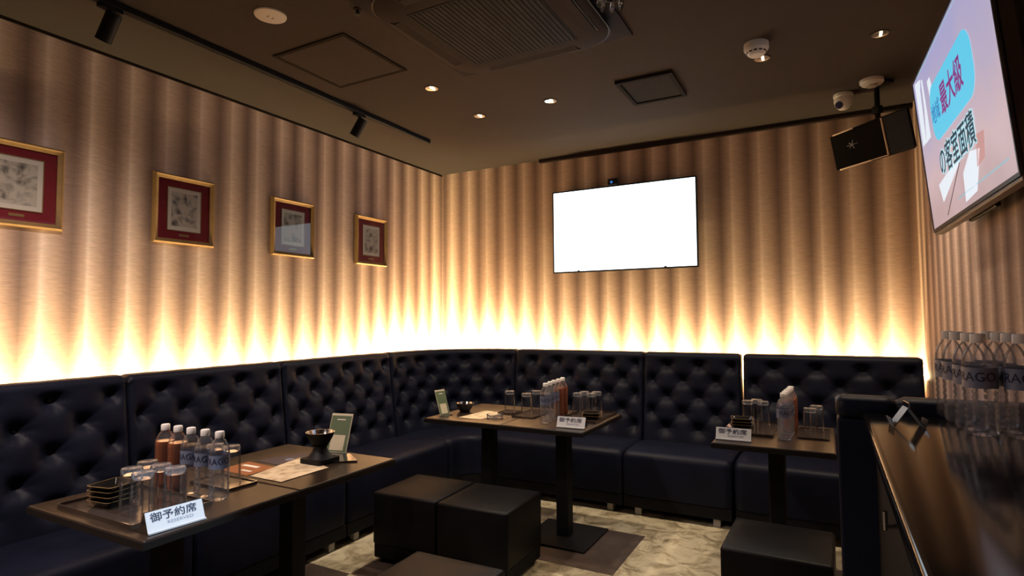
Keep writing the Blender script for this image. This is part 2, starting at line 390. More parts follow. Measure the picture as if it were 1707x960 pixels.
# ------------------------------------------------------------------ room shell
T = 0.12
struct('floor', B(((LEFT+RIGHT)/2, (BACK+FRONT)/2, -T/2), (RIGHT-LEFT+2*T, BACK-FRONT+2*T, T)), MT['floor'])
struct('ceiling', B(((LEFT+RIGHT)/2, (BACK+FRONT)/2, CEIL+T/2), (RIGHT-LEFT+2*T, BACK-FRONT+2*T, T)), MT['ceil'])
struct('wall_left', B((LEFT-T/2, (BACK+FRONT)/2, CEIL/2), (T, BACK-FRONT, CEIL)), MT['wall_l'])
struct('wall_back', B(((LEFT+RIGHT)/2, BACK+T/2, CEIL/2), (RIGHT-LEFT, T, CEIL)), MT['wall_b'])
struct('wall_right', B((RIGHT+T/2, (BACK+FRONT)/2, CEIL/2), (T, BACK-FRONT, CEIL)), MT['wall_r'])
struct('wall_front', B(((LEFT+RIGHT)/2, FRONT-T/2, CEIL/2), (RIGHT-LEFT, T, CEIL)), MT['trim'])
struct('dark_strip_1', B(((-2.3+RIGHT)/2, BACK-0.02, CEIL-0.016), (RIGHT+2.3, 0.04, 0.032), 0.004), MT['trim'])  # thin dark strip under the ceiling along the back wall
struct('dark_strip_2', B((LEFT+0.004, (BACK+FRONT)/2, CEIL-0.008), (0.008, BACK-FRONT, 0.016)), MT['trim'])  # thinner dark strip at the top of the left wall

# ------------------------------------------------------------------ tufted sofas
class Path:
    """front line of the backrests: straight along the left wall, round the corner, straight along the back wall"""
    def __init__(self, kind, a, b):
        self.kind = kind; self.a = a; self.b = b
        if kind == 'corner':
            self.arc = 0.63*PI/2; self.s1 = 3.79-a; self.s2 = b+2.42; self.L = self.s1+self.arc+self.s2
        else: self.L = b-a
    def at(self, u):
        if self.kind == 'left': return Vector((-3.05, self.a+u, 0)), Vector((-1, 0, 0))
        if self.kind == 'back': return Vector((self.a+u, 4.42, 0)), Vector((0, 1, 0))
        if u < self.s1: return Vector((-3.05, self.a+u, 0)), Vector((-1, 0, 0))
        if u < self.s1+self.arc:
            th = PI - (u-self.s1)/0.63; n = Vector((math.cos(th), math.sin(th), 0))
            return Vector((-2.42, 3.79, 0)) + n*0.63, n
        return Vector((-2.42 + u-self.s1-self.arc, 4.42, 0)), Vector((0, 1, 0))

ROW0, ROWB, NROW = 0.985, 0.118, 5
def tuft_depth(u, z, a, n):
    xp = u/a; yp = (ROW0-z)/ROWB
    d = 0.0
    # deep dimple at the nearest buttons
    for k in (math.floor(yp), math.floor(yp)+1):
        if 0 <= k < NROW:
            off = 0.75 if k % 2 == 0 else 0.25
            i = round(xp-off)
            for ii in (i,):
                if 0 <= ii < n:
                    dx = (xp-off-ii)*a; dz = (yp-k)*ROWB
                    dd = math.hypot(dx, dz*1.05)
                    ang = math.atan2(dz, dx)
                    d += 0.048*math.exp(-(dd/0.046)**1.8)*(1+0.10*math.cos(ang*9)*min(1, dd/0.03))
    if -0.15 < yp < NROW-0.85:
        sc = 1.0/math.hypot(2/a, 1/ROWB)
        for q in (2*xp+yp-1.5, 2*xp-yp-1.5):
            q = q/2; e = abs(q-round(q))*2*sc
            d += 0.0055*math.exp(-(e/0.014)**1.3)
    elif yp <= -0.15:
        q = xp-0.75; e = abs(q-round(q))*a
        d += 0.005*math.exp(-(e/0.010)**2)*max(0, 1+yp*1.2)
    return min(d, 0.052)

def make_sofa(path, label, ncol=None):
    mid, nn = path.at(path.L/2)
    base = mid - nn*0.25; base.z = 0
    t = thing('sofa_section', label, 'sofa', base, 0, 'tufted sofa sections along the walls')
    L = path.L; n = ncol or max(2, round(L/0.235)); a = L/n
    G = 0.004
    # backrest
    bm = bmesh.new()
    nu = max(40, int(L/0.0105)); prof = []
    zf = [0.40 + (1.035-0.40)*k/60 for k in range(61)]
    for z in zf: prof.append((0.085*(z-0.42)/0.65, z, True))
    for k in range(1, 8):
        th = R(180-90*k/8); prof.append((0.085*(1.035-0.42)/0.65+0.035+0.035*math.cos(th), 1.035+0.04*math.sin(th), False))
    prof += [(0.13, 1.076, False), (0.165, 1.076, False), (0.19, 1.066, False), (0.20, 1.045, False), (0.20, 0.9, False), (0.20, 0.40, False)]
    cols = []
    for j in range(nu+1):
        u = G + (L-2*G)*j/nu
        p, nv = path.at(u)
        ed = min(u, L-u)
        inset = 0.028*max(0, 1-ed/0.03)**2
        row = []
        for o, z, fr in prof:
            oo = o; zz = z
            if fr:
                m = min(1, max(0, (ed-0.012)/0.05))
                top = min(1, max(0, (1.035-z)/0.03)) if z > 1.0 else 1
                oo = o + tuft_depth(u, z, a, n)*m*top + inset
            else:
                if z > 1.0 and o < 0.19: zz = z - inset*0.55; oo = o + inset*0.4
            q = p + nv*oo
            row.append(bm.verts.new((q.x-base.x, q.y-base.y, zz)))
        cols.append(row)
    for c0, c1 in zip(cols, cols[1:]):
        for k in range(len(prof)-1): bm.faces.new((c0[k], c1[k], c1[k+1], c0[k+1]))
        bm.faces.new((c0[-1], c1[-1], c1[0], c0[0]))
    bm.faces.new(cols[0]); bm.faces.new(cols[-1][::-1])
    obj('backrest', bm, MT['leather'], t, smooth=50)
    # buttons
    bme = bmesh.new(); lathe(bme, [(0, 0.006), (0.006, 0.005), (0.010, 0.002), (0.011, -0.003), (0, -0.004)], 10)
    first = None
    for k in range(NROW):
        z = ROW0-k*ROWB; off = 0.75 if k % 2 == 0 else 0.25
        for i in range(n):
            u = (i+off)*a
            p, nv = path.at(u); ed = min(u, L-u)
            m = min(1, max(0, (ed-0.012)/0.05))
            q = p + nv*(0.085*(z-0.42)/0.65 + tuft_depth(u, z, a, n)*m - 0.002)
            rot = (-nv).to_track_quat('Z', 'Y').to_euler()
            if first is None:
                first = obj('tuft_button', bme, MT['leather'], t, smooth=True); bo = first
            else:
                bo = first.copy(); COL.objects.link(bo); bo.parent = t
            bo.location = (q.x-base.x, q.y-base.y, z); bo.rotation_euler = rot
    # seat cushion and base, swept along the same line
    def sweep(prof, name, mat, gap, puff):
        bm = bmesh.new(); nu = max(24, int(L/0.02)); cols = []
        for j in range(nu+1):
            u = gap + (L-2*gap)*j/nu
            p, nv = path.at(u); ed = min(u, L-u)-gap
            ins = puff*max(0, 1-ed/0.03)**2
            row = []
            for o, z in prof:
                zz = z - ins if z > 0.35 else z
                oo = o + (ins if o < -0.45 else 0)
                q = p + nv*oo
                row.append(bm.verts.new((q.x-base.x, q.y-base.y, zz)))
            cols.append(row)
        m = len(prof)
        for c0, c1 in zip(cols, cols[1:]):
            for k in range(m): bm.faces.new((c0[k], c1[k], c1[(k+1) % m], c0[(k+1) % m]))
        bm.faces.new(cols[0]); bm.faces.new(cols[-1][::-1])
        return obj(name, bm, mat, t, smooth=50)
    sp = [(0.0, 0.13), (0.0, 0.415), (-0.10, 0.428), (-0.25, 0.434), (-0.40, 0.432), (-0.45, 0.428)]
    for k in range(1, 7):
        th = R(90+90*k/6); sp.append((-0.452+0.048*math.cos(th), 0.38+0.048*math.sin(th)))
    sp += [(-0.502, 0.30), (-0.502, 0.20), (-0.494, 0.132)]
    sweep(sp, 'seat', MT['leather'], 0.004, 0.018)
    sweep([(0.17, 0.055), (0.17, 0.398), (0.002, 0.398), (0.002, 0.128), (-0.492, 0.128), (-0.492, 0.055)], 'base', MT['plinth'], 0.006, 0)
    fb = B((0, 0, 0.0275), (0.045, 0.045, 0.055), 0.004)
    f0 = obj('foot', fb, MT['foot'], t)
    spots = [(0.10, -0.45), (L-0.10, -0.45), (0.10, 0.10), (L-0.10, 0.10)]
    for k, (u, o) in enumerate(spots):
        p, nv = path.at(u); q = p+nv*o
        fo = f0 if k == 0 else f0.copy()
        if k: COL.objects.link(fo); fo.parent = t
        fo.location = (q.x-base.x, q.y-base.y, 0)
    return t

make_sofa(Path('left', 0.62, 1.67), 'black tufted leather sofa section nearest the camera, behind the tray of black dishes', 4)
make_sofa(Path('left', 1.67, 2.62), 'black tufted leather sofa section behind the tea bottles on the left wall', 4)
make_sofa(Path('left', 2.62, 3.68), 'black tufted leather sofa section below the third and fourth red pictures', 5)
make_sofa(Path('corner', 3.68, -2.42), 'curved corner section of the black tufted sofa, in the room corner', 6)
make_sofa(Path('back', -2.42, -1.28), 'black tufted leather sofa section under the left half of the white television', 5)
make_sofa(Path('back', -1.28, -0.566), 'narrow black tufted leather sofa section between the middle and right tables', 3)
make_sofa(Path('back', -0.552, 0.53), 'black tufted leather sofa section in the right corner, behind the partition', 4)

# LED strips on the back of the sofas
def led(name, label, pts, watts):
    t = thing(name, label, 'light strip', (*pts[0], 0.93), 0, 'led strips behind the sofas')
    bm = bmesh.new()
    for p, q in zip(pts, pts[1:]):
        a = Vector((p[0]-pts[0][0], p[1]-pts[0][1], 0)); b = Vector((q[0]-pts[0][0], q[1]-pts[0][1], 0))
        c = (a+b)/2; rot = Matrix.Rotation(math.atan2(b.y-a.y, b.x-a.x), 3, 'Z')
        box(bm, c, ((b-a).length, 0.012, 0.01), 0, 1, rot)
        l = bpy.data.lights.new('led_light', 'AREA'); l.shape = 'RECTANGLE'; l.size = (b-a).length; l.size_y = 0.03
        l.energy = watts*(b-a).length; l.color = WARM
        o = bpy.data.objects.new('led_light', l); COL.objects.link(o); o.parent = t
        o.location = c + Vector((0, 0, 0.012))
        nrm = Vector((-(b-a).y, (b-a).x, 0)).normalized()
        o.rotation_euler = (0, 0, 0)
        zax = -(Vector((0, 0, 1))*0.48 + nrm*0.88).normalized()
        xax = (b-a).normalized(); yax = zax.cross(xax)
        o.rotation_euler = Matrix((xax, yax, zax)).transposed().to_euler()
    obj('strip', bm, MT['strip'], t)
    return t
led('led_strip', 'warm light strip hidden behind the left-wall sofa backs', [(-3.275, 0.62), (-3.275, 3.72)], LED_W)
led('led_strip', 'warm light strip hidden behind the curved corner sofa', [(-3.30, 3.80), (-3.30, 4.68), (-2.45, 4.68)], LED_W*4.2)
led('led_strip', 'warm light strip hidden behind the back-wall sofa backs', [(-2.36, 4.645), (0.53, 4.645)], LED_W)

led('led_strip', 'short warm light strip in the right end gap behind the sofa', [(0.548, 4.79), (0.548, 4.64)], LED_W*2.0)

# ------------------------------------------------------------------ tables
def make_table(w, d, loc, label):
    t = thing('cafe_table', label, 'table', loc, 0, 'dark pedestal tables')
    H = 0.715
    top = bmesh.new(); box(top, (0, 0, H-0.015), (w-0.003, d-0.003, 0.030), 0.005, 2)
    tt = obj('tabletop', top, MT['table'], t)
    eb = bmesh.new(); e = 0.0008
    ring(eb, [(-w/2-e, -d/2-e), (w/2+e, -d/2-e), (w/2+e, d/2+e), (-w/2-e, d/2+e)], [(-w/2+0.0012, -d/2+0.0012), (w/2-0.0012, -d/2+0.0012), (w/2-0.0012, d/2-0.0012), (-w/2+0.0012, d/2-0.0012)], H-0.027, H-0.006)
    obj('edge_band', eb, MT['edge'], t)
    obj('mounting_plate', B((0, 0, H-0.034), (0.30, 0.30, 0.008), 0.002), MT['iron'], t)
    obj('column', B((0, 0, 0.345), (0.082, 0.082, 0.67), 0.008, 2), MT['iron'], t)
    obj('base_plate', B((0, 0, 0.006), (0.42, 0.42, 0.012), 0.003), MT['iron'], t)
    return t
make_table(0.70, 0.563, (-2.10, 1.266, 0), 'dark square table on the left carrying five bottles and reserved sign')
make_table(0.70, 0.542, (-2.10, 1.820, 0), 'dark square table on the left carrying the placemat and black-footed bowl')
make_table(0.553, 0.70, (-2.013, 3.37, 0), 'dark square table in the middle with the leaning card and silver bowl')
make_table(0.527, 0.70, (-1.473, 3.37, 0), 'dark square table in the middle with bottles and glass tray')
make_table(0.553, 0.70, (-0.262, 3.43, 0), 'dark square table on the right beside the counter partition')
TZ = 0.7152

# ------------------------------------------------------------------ ottomans
def make_ottoman():
    t = thing('ottoman', None, 'ottoman')
    S = 0.42
    bm = bmesh.new(); bmesh.ops.create_cube(bm, size=1.0)
    for v in bm.verts: v.co = Vector((v.co.x*S, v.co.y*S, v.co.z*0.285+0.2425))
    bmesh.ops.bevel(bm, geom=list(bm.edges), offset=0.014, segments=3, profile=0.5, affect='EDGES')
    obj('cover', bm, MT['leather2'], t, smooth=40)
    # top panel, slightly domed, with a welt round it
    bm = bmesh.new(); n = 14; gv = []
    for j in range(n+1):
        gv.append([bm.verts.new(((i/n-0.5)*(S-0.022), (j/n-0.5)*(S-0.022), 0.384+0.012*(1-(2*i/n-1)**4)*(1-(2*j/n-1)**4))) for i in range(n+1)])
    for j in range(n):
        for i in range(n): bm.faces.new((gv[j][i], gv[j][i+1], gv[j+1][i+1], gv[j+1][i]))
    obj('seat_top', bm, MT['leather2'], t, smooth=True)
    obj('base', B((0, 0, 0.065), (S-0.012, S-0.012, 0.075), 0.006), MT['plinth'], t)
    f = obj('foot', LA([(0, 0), (0.016, 0), (0.018, 0.028), (0, 0.028)], 12), MT['plinth'], t, smooth=40)
    for k, (x, y) in enumerate(((1, 1), (-1, 1), (-1, -1), (1, -1))):
        fo = f if k == 0 else f.copy()
        if k: COL.objects.link(fo); fo.parent = t
        fo.location = (x*0.165, y*0.165, 0)
    return t
ot = make_ottoman(); used = []
for x, y, rz, lab in ((-2.065, 2.735, 2, 'black cube ottoman, left one of the joined pair before the middle table'),
                      (-1.635, 2.742, 2, 'black cube ottoman with a blue sheen, right one of the joined pair'),
                      (-1.325, 1.775, 1, 'brownish black ottoman at the bottom edge, in front of the joined pair'),
                      (-0.215, 2.80, -1, 'black cube ottoman beside the counter, in front of the right table'),
                      (-2.335, 0.955, 0, 'brownish ottoman corner at bottom left, under the left table')):
    place(ot, used, (x, y, 0), R(rz), lab, 'black cube ottomans')

# ------------------------------------------------------------------ bottles, glasses, dishes
def bottle_prof(s=1.0, ribs=True):
    p = [(0.0, 0.004), (0.018, 0.0), (0.029, 0.001), (0.0335, 0.010), (0.034, 0.020)]
    if ribs:
        for k in range(5): p += [(0.034, 0.028+k*0.016), (0.0318, 0.034+k*0.016), (0.034, 0.041+k*0.016)]
        p += [(0.0335, 0.112), (0.0335, 0.160)]
    else:
        p += [(0.034, 0.05), (0.0325, 0.07), (0.034, 0.09), (0.034, 0.155)]
    p += [(0.034, 0.166), (0.033, 0.176), (0.029, 0.191), (0.022, 0.205), (0.0145, 0.214), (0.0125, 0.218), (0.0125, 0.222)]
    return p
def bent_text(body, size, r, zc, ang0, sx=1.0):
    bm = text_bm(body, size, sx, 0.0002)
    for v in bm.verts:
        a = ang0 + v.co.x/r; rr = r + 0.0004 + v.co.z
        v.co = Vector((rr*math.cos(a), rr*math.sin(a), zc + v.co.y))
    return bm
def make_bottle(kind):
    t = thing('water_bottle' if kind == 'water' else 'tea_bottle', None, 'bottle')
    obj('bottle_body', LA(bottle_prof(1, kind == 'water'), 28), MT['pet'], t, smooth=60)
    inner = [(r-0.0008 if r > 0.002 else 0, z+0.001) for r, z in bottle_prof(1, kind == 'water') if z < 0.19]
    inner += [(0.0, inner[-1][1])]
    obj('liquid', LA(inner, 28), MT['water' if kind == 'water' else 'tea'], t, smooth=60)
    obj('cap', LA([(0.0125, 0.217), (0.0155, 0.217), (0.0158, 0.219), (0.0155, 0.236), (0.0135, 0.239), (0, 0.239)], 24), MT['cap'], t, smooth=40)
    if kind == 'water':
        lb = bmesh.new(); lathe(lb, [(0.0345, 0.112), (0.0345, 0.160)], 28)
        l = obj('label_band', lb, MT['label'], t, smooth=True)
        obj('lettering', bent_text('RAGO', 0.030, 0.0347, 0.138, R(-35), 0.95), MT['navyink'], l)
    return t
wb = make_bottle('water'); tb = make_bottle('tea'); uw, ut = [], []
g = 'bottles in a row on the left table'
for k, x in enumerate((-2.083, -2.000, -1.917)):
    place(wb, uw, (x, 1.335, TZ), R(-20+k*8), ('clear water bottle with blue label next to the tea on the left table', 'clear water bottle second from the tea in the left table row', 'clear water bottle at the aisle end of the left table row')[k], g)
for k, x in enumerate((-2.243, -2.163)):
    place(tb, ut, (x, 1.335, TZ), 0, ('brown tea bottle at the sofa end of the left table row', 'brown tea bottle next to the water on the left table')[k], g)
g = 'bottles in a row on the middle table'
for k, y in enumerate((3.20, 3.29, 3.375)):
    place(wb, uw, (-1.515-0.012*k, y, TZ), R(-20), ('clear water bottle at the front of the middle table row', 'clear water bottle second from the front on the middle table', 'clear water bottle next to the tea on the middle table')[k], g)
for k, y in enumerate((3.46, 3.545)):
    place(tb, ut, (-1.545-0.008*k, y, TZ), 0, ('reddish tea bottle next to the water on the middle table', 'reddish tea bottle at the back of the middle table row')[k], g)
g = 'bottles in a row on the right table'
for k, y in enumerate((3.31, 3.39, 3.47)):
    place(wb, uw, (-0.214+0.004*k, y, TZ), R(-20), ('clear water bottle at the front of the right table row', 'clear water bottle second from the front on the right table', 'clear water bottle next to the tea on the right table')[k], g)
for k, y in enumerate((3.55, 3.63)):
    place(tb, ut, (-0.200+0.004*k, y, TZ), 0, ('reddish tea bottle next to the water on the right table', 'reddish tea bottle at the back of the right table row')[k], g)
CZ = 1.065
g = 'water bottles lined up on the counter'
names = ('front', 'second', 'third', 'rearmost')
for k, y in enumerate((1.745, 1.820, 1.930, 2.005)):
    place(wb, uw, (0.312-0.006*k, y, CZ+0.0005), R(-75), ('front clear water bottle of the counter row nearer the metal stand', 'second clear water bottle of the counter row nearer the metal stand', 'third clear water bottle of the counter row nearer the metal stand', 'rearmost clear water bottle of the counter row nearer the metal stand')[k], g)
for k, y in enumerate((1.735, 1.815, 1.895, 1.98)):
    place(wb, uw, (0.388-0.004*k, y, CZ+0.0005), R(-65), ('front clear water bottle of the counter row at the right picture edge', 'second clear water bottle of the counter row at the right picture edge', 'third clear water bottle of the counter row at the right picture edge', 'rearmost clear water bottle of the counter row at the right picture edge')[k], g)

def make_tumbler():
    t = thing('tumbler', None, 'glass')
    bm = bmesh.new()
    lathe(bm, [(0.0355, 0.0), (0.0362, 0.001), (0.0355, 0.002), (0.0335, 0.118), (0.0325, 0.128), (0.029, 0.131)], 24)
    obj('glass_wall', bm, MT['glass'], t, smooth=60)
    obj('glass_bottom', LA([(0, 0.116), (0.028, 0.116), (0.0325, 0.122), (0.0330, 0.132), (0.0300, 0.138), (0.026, 0.1365), (0, 0.1355)], 24), MT['glassbase'], t, smooth=50)
    return t
tg = make_tumbler(); ug = []
G1 = 'upside-down tumblers on the left tray'
for x, y, lab in ((-1.975, 1.105, 'upside-down tumbler at the front corner of the left tray'), (-2.063, 1.118, 'upside-down tumbler touching the black dishes on the left tray'),
                  (-2.020, 1.190, 'upside-down tumbler in the middle of the left tray cluster'), (-2.110, 1.196, 'upside-down tumbler at the sofa side of the left tray cluster'), (-1.940, 1.190, 'upside-down tumbler at the aisle side of the left tray cluster')):
    place(tg, ug, (x, y, TZ+0.006), 0, lab, G1)
G2 = 'upside-down tumblers behind the left water bottles'
for x, y, lab in ((-2.06, 1.485, 'upside-down tumbler behind the left table water bottles, aisle side'), (-2.145, 1.475, 'upside-down tumbler behind the left table water bottles, sofa side')):
    place(tg, ug, (x, y, TZ+0.008), 0, lab, G2)
G3 = 'tumblers on the middle table'
for x, y, z, lab in ((-1.892, 3.435, 0.008, 'upside-down tumbler standing alone on the middle table'), (-1.735, 3.375, 0.008, 'upside-down tumbler on the dark coaster tray, in front, middle table'), (-1.735, 3.52, 0.008, 'upside-down tumbler behind the water bottles, middle table')):
    place(tg, ug, (x, y, TZ+z), 0, lab, G3)
G4 = 'upside-down tumblers on the middle glass tray'
for x, y, lab in ((-1.447, 3.545, 'upside-down tumbler nearest the tea on the middle tray'), (-1.435, 3.63, 'upside-down tumbler at the back left of the middle tray'), (-1.362, 3.565, 'upside-down tumbler in front beside the black dishes, middle tray'), (-1.355, 3.65, 'upside-down tumbler at the back right of the middle tray')):
    place(tg, ug, (x, y, TZ+0.006), 0, lab, G4)
G5 = 'tumblers on the right table'
for x, y, z, lab in ((-0.425, 3.655, 0.006, 'upside-down tumbler next to the dishes on the right table tray'), (-0.345, 3.655, 0.006, 'upside-down tumbler next to the tea on the right table tray'), (-0.385, 3.72, 0.006, 'upside-down tumbler at the back of the right table tray'),
                     (-0.098, 3.475, 0.008, 'upside-down tumbler in front on the coaster tray by the partition'), (-0.070, 3.585, 0.008, 'upside-down tumbler behind another on the coaster tray by the partition')):
    place(tg, ug, (x, y, TZ+z), 0, lab, G5)

def make_dish():
    t = thing('square_dish', None, 'dish')
    bm = bmesh.new()
    o0, o1 = rrect(0.085, 0.085, 0.012), rrect(0.115, 0.115, 0.014)
    i1, i0 = rrect(0.106, 0.106, 0.012), rrect(0.078, 0.078, 0.010)
    V = [[bm.verts.new((x, y, z)) for x, y in pts] for pts, z in ((o0, 0), (o1, 0.022), (i1, 0.022), (i0, 0.005))]
    n = len(o0)
    for a, b in zip(V, V[1:]):
        for k in range(n): bm.faces.new((a[k], a[(k+1) % n], b[(k+1) % n], b[k]))
    bm.faces.new(V[0][::-1]); bm.faces.new(V[3])
    obj('bowl', bm, MT['gloss'], t, smooth=40)
    bm = bmesh.new(); ring(bm, rrect(0.1155, 0.1155, 0.0142), rrect(0.1125, 0.1125, 0.0135), 0.0212, 0.0225)
    obj('rim', bm, MT['gold'], t)
    return t
dp = make_dish(); ud = []
for i, (x, y, n, rz, nm) in enumerate(((-2.185, 1.125, 4, 6, 'left tray'), (-1.312, 3.44, 2, 10, 'middle tray'), (-0.445, 3.535, 3, 4, 'right table tray'))):
    for k in range(n):
        pos = 'lowest' if k == 0 else ('topmost' if k == n-1 else ('second' if k == 1 else 'third'))
        place(dp, ud, (x+0.003*(k % 2), y, TZ+0.006+0.0165*k), R(rz+k*2), '%s black square dish of the stack on the %s' % (pos, nm), 'stacked black dishes on the '+nm)

def make_tray(name, label, cx, cy, w, d, h=0.012, group=None, rz=0):
    t = thing(name, label, 'tray', (cx, cy, TZ), rz, group)
    obj('tray_base', prism(bmesh.new(), rrect(w-0.006, d-0.006, 0.008), 0, 0.005), MT['tray'], t)
    obj('rim', ring(bmesh.new(), rrect(w, d, 0.010), rrect(w-0.010, d-0.010, 0.006), 0.0, h), MT['tray'], t)
    return t
gt = 'serving trays on the tables'
make_tray('serving_tray', 'dark rectangular tray with glasses and dishes on the left table', -2.105, 1.155, 0.45, 0.27, 0.014, gt)
make_tray('serving_tray', 'dark rectangular tray with glasses and dishes on the middle table', -1.362, 3.50, 0.25, 0.40, 0.014, gt)
make_tray('serving_tray', 'dark rectangular tray with glasses and dishes on the right table', -0.395, 3.54, 0.25, 0.42, 0.014, gt)
gc = 'dark coaster trays under glasses'
make_tray('coaster_tray', 'dark thin coaster tray behind the left table water bottles', -2.09, 1.475, 0.24, 0.13, 0.009, gc)
make_tray('coaster_tray', 'dark thin coaster tray under two glasses on the middle table', -1.725, 3.44, 0.16, 0.30, 0.009, gc)
make_tray('coaster_tray', 'small dark coaster tray under the lone glass, middle table', -1.892, 3.435, 0.12, 0.14, 0.009, gc)
make_tray('coaster_tray', 'dark thin coaster tray beside the partition on the right table', -0.085, 3.52, 0.15, 0.30, 0.009, gc)

# reserved signs
def make_sign():
    t = thing('reserved_sign', None, 'sign')
    Lg = 0.172; pts = [(-0.027, 0.0), (0.027, 0.0), (0.027, 0.004), (0.002, 0.062), (-0.002, 0.062), (-0.027, 0.004)]
    bm = bmesh.new()      # tent-shaped holder: profile in y-z, length along x, face towards -y
    a = [bm.verts.new((-Lg/2, y, z)) for y, z in pts]; b = [bm.verts.new((Lg/2, y, z)) for y, z in pts]
    for k in range(6): bm.faces.new((a[k], a[(k+1) % 6], b[(k+1) % 6], b[k]))
    bm.faces.new(a[::-1]); bm.faces.new(b)
    obj('holder', bm, MT['gloss'], t)
    sl = math.atan2(0.058, 0.025)
    rot = Matrix.Rotation(sl, 3, 'X')
    f = obj('front_plate', B((0, 0, 0), (Lg-0.001, 0.058, 0.002), 0.0004), MT['signwhite'], t, loc=(0, -0.0148, 0.0335), rot=(sl, 0, 0))
    obj('front_ledge', B((0, -0.030, 0.004), (Lg, 0.009, 0.006), 0.001), MT['signwhite'], t)
    k1 = obj('kanji_lettering', halo_bm('御予約席', 0.0285, 1.22, 0.0006), MT['navyink'], f, loc=(-0.004, 0.008, 0.0013))
    k2 = obj('latin_lettering', text_bm('RESERVED', 0.013, 1.35, 0.0002), MT['greyink'], f, loc=(0.012, -0.014, 0.0013))
    return t
sg = make_sign(); us = []
place(sg, us, (-1.806, 1.105, TZ), R(85), 'brightly lit white reserved sign on the left table edge', 'reserved signs')
place(sg, us, (-1.318, 3.135, TZ), R(3), 'dim reserved sign in front of the middle table tray', 'reserved signs')
place(sg, us, (-0.444, 3.195, TZ), R(0), 'dim reserved sign on the front edge of the right table', 'reserved signs')

# paper goods on the tables
def sheet(name, pts, mat, label, cat, z=0.0006, th=0.0008):
    cx = sum(p[0] for p in pts)/len(pts); cy = sum(p[1] for p in pts)/len(pts)
    o = obj(name, prism(bmesh.new(), [(x-cx, y-cy) for x, y in pts], 0, th), mat, loc=(cx, cy, TZ+z))
    return tag(o, label, cat)
sheet('placemat', [(-2.078, 1.585), (-1.895, 1.585), (-1.895, 1.83), (-2.15, 1.90)], MT['map'], 'cream map-printed placemat in front of the black-footed bowl', 'placemat', 0.0016)
nv = sheet('leaflet', [(-2.29, 1.77), (-2.10, 1.76), (-2.02, 1.93), (-2.21, 1.965)], MT['navy'], 'dark navy leaflet partly under the cream placemat', 'leaflet', 0.0004)
obj('emblem', LA([(0, 0), (0.020, 0), (0.020, 0.0004), (0, 0.0004)], 16), MT['label'], nv, loc=(-0.01, 0.0, 0.0009))
br = sheet('leaflet', [(-2.29, 1.60), (-2.10, 1.585), (-2.105, 1.73), (-2.30, 1.745)], MT['orange'], 'orange-brown leaflet between the placemat and the sofa', 'leaflet', 0.0004)
obj('white_strip', B((0, 0, 0), (0.10, 0.022, 0.0004)), MT['cream'], br, loc=(-0.02, 0.03, 0.0012))
obj('white_strip', B((0, 0, 0), (0.06, 0.014, 0.0004)), MT['cream'], br, loc=(0.03, -0.03, 0.0012))
sheet('placemat', [(-2.10, 3.13), (-1.93, 3.12), (-1.93, 3.42), (-2.08, 3.44)], MT['map'], 'cream and orange placemat on the middle table', 'placemat', 0.0006)

def bowl_thing(name, label, loc, footed, s=1.0):
    t = thing(name, label, 'bowl', loc)
    if footed:
        obj('foot_base', prism(bmesh.new(), rrect(0.125, 0.125, 0.012), 0, 0.020), MT['iron'], t)
        obj('stem', LA([(0.058, 0.020), (0.040, 0.040), (0.030, 0.056), (0.030, 0.066), (0.036, 0.074)], 24), MT['iron'], t, smooth=True)
        z0 = 0.072
    else: z0 = 0.0
    b = bmesh.new()
    lathe(b, [(0, z0), (0.028, z0), (0.040, z0+0.012), (0.054, z0+0.036), (0.061, z0+0.058), (0.0625, z0+0.060)], 32)
    obj('bowl_outside', b, MT['plinth'] if footed else MT['steel'], t, smooth=50)
    c = bmesh.new(); lathe(c, [(0.0625, z0+0.060), (0.0605, z0+0.060), (0.052, z0+0.036), (0.038, z0+0.013), (0.0, z0+0.006)], 32)
    obj('bowl_inside', c, MT['chrome'], t, smooth=50)
    return t
bowl_thing('metal_bowl', 'black-footed metal bowl with silver inside on the left table', (-2.005, 1.885, TZ+0.0024), True)
bowl_thing('metal_bowl', 'small silver bowl beside the leaning green card, middle table', (-2.19, 3.34, TZ), False)
# clear ashtray
t = thing('glass_ashtray', 'round clear glass ashtray by the placemat on the middle table', 'ashtray', (-1.885, 3.225, TZ))
obj('dish', LA([(0, 0), (0.046, 0), (0.052, 0.004), (0.054, 0.022), (0.048, 0.022), (0.042, 0.009), (0, 0.008)], 28), MT['ashglass'], t, smooth=40)
# black slab at the bowl's right: a small dark card tray
sheet('leaflet', [(-2.06, 1.985), (-1.935, 1.90), (-1.86, 1.965), (-1.985, 2.05)], MT['gloss'], 'black folder lying between the footed bowl and the standing card', 'leaflet', 0.0004, 0.006)

def card_stand(label, loc, rz, w=0.115, h=0.185):
    t = thing('card_stand', label, 'card stand', loc, rz, 'standing menu cards')
    tilt = R(-20); f = bmesh.new(); box(f, (0, 0, h/2), (w, 0.004, h), 0.001)
    c = obj('card', f, MT['paper'], t, rot=(tilt, 0, 0), loc=(0, 0, 0.002))
    obj('green_print', B((0, -0.0024, h*0.77), (w*0.94, 0.0008, h*0.34)), MT['green'], c)
    obj('white_text_line', B((0, -0.0030, h*0.84), (w*0.40, 0.0006, h*0.025)), MT['cream'], c)
    obj('green_border', ring(bmesh.new(), [(-w*0.47, -h*0.29), (w*0.47, -h*0.29), (w*0.47, h*0.29), (-w*0.47, h*0.29)], [(-w*0.33, -h*0.25), (w*0.33, -h*0.25), (w*0.33, h*0.14), (-w*0.33, h*0.14)], -0.0004, 0.0004), MT['green'], c, loc=(0, -0.0022, h*0.31), rot=(R(90), 0, 0))
    obj('stand_foot', B((0, -0.012, 0.0025), (w, 0.05, 0.005), 0.001), MT['frameglass'], t)
    return t
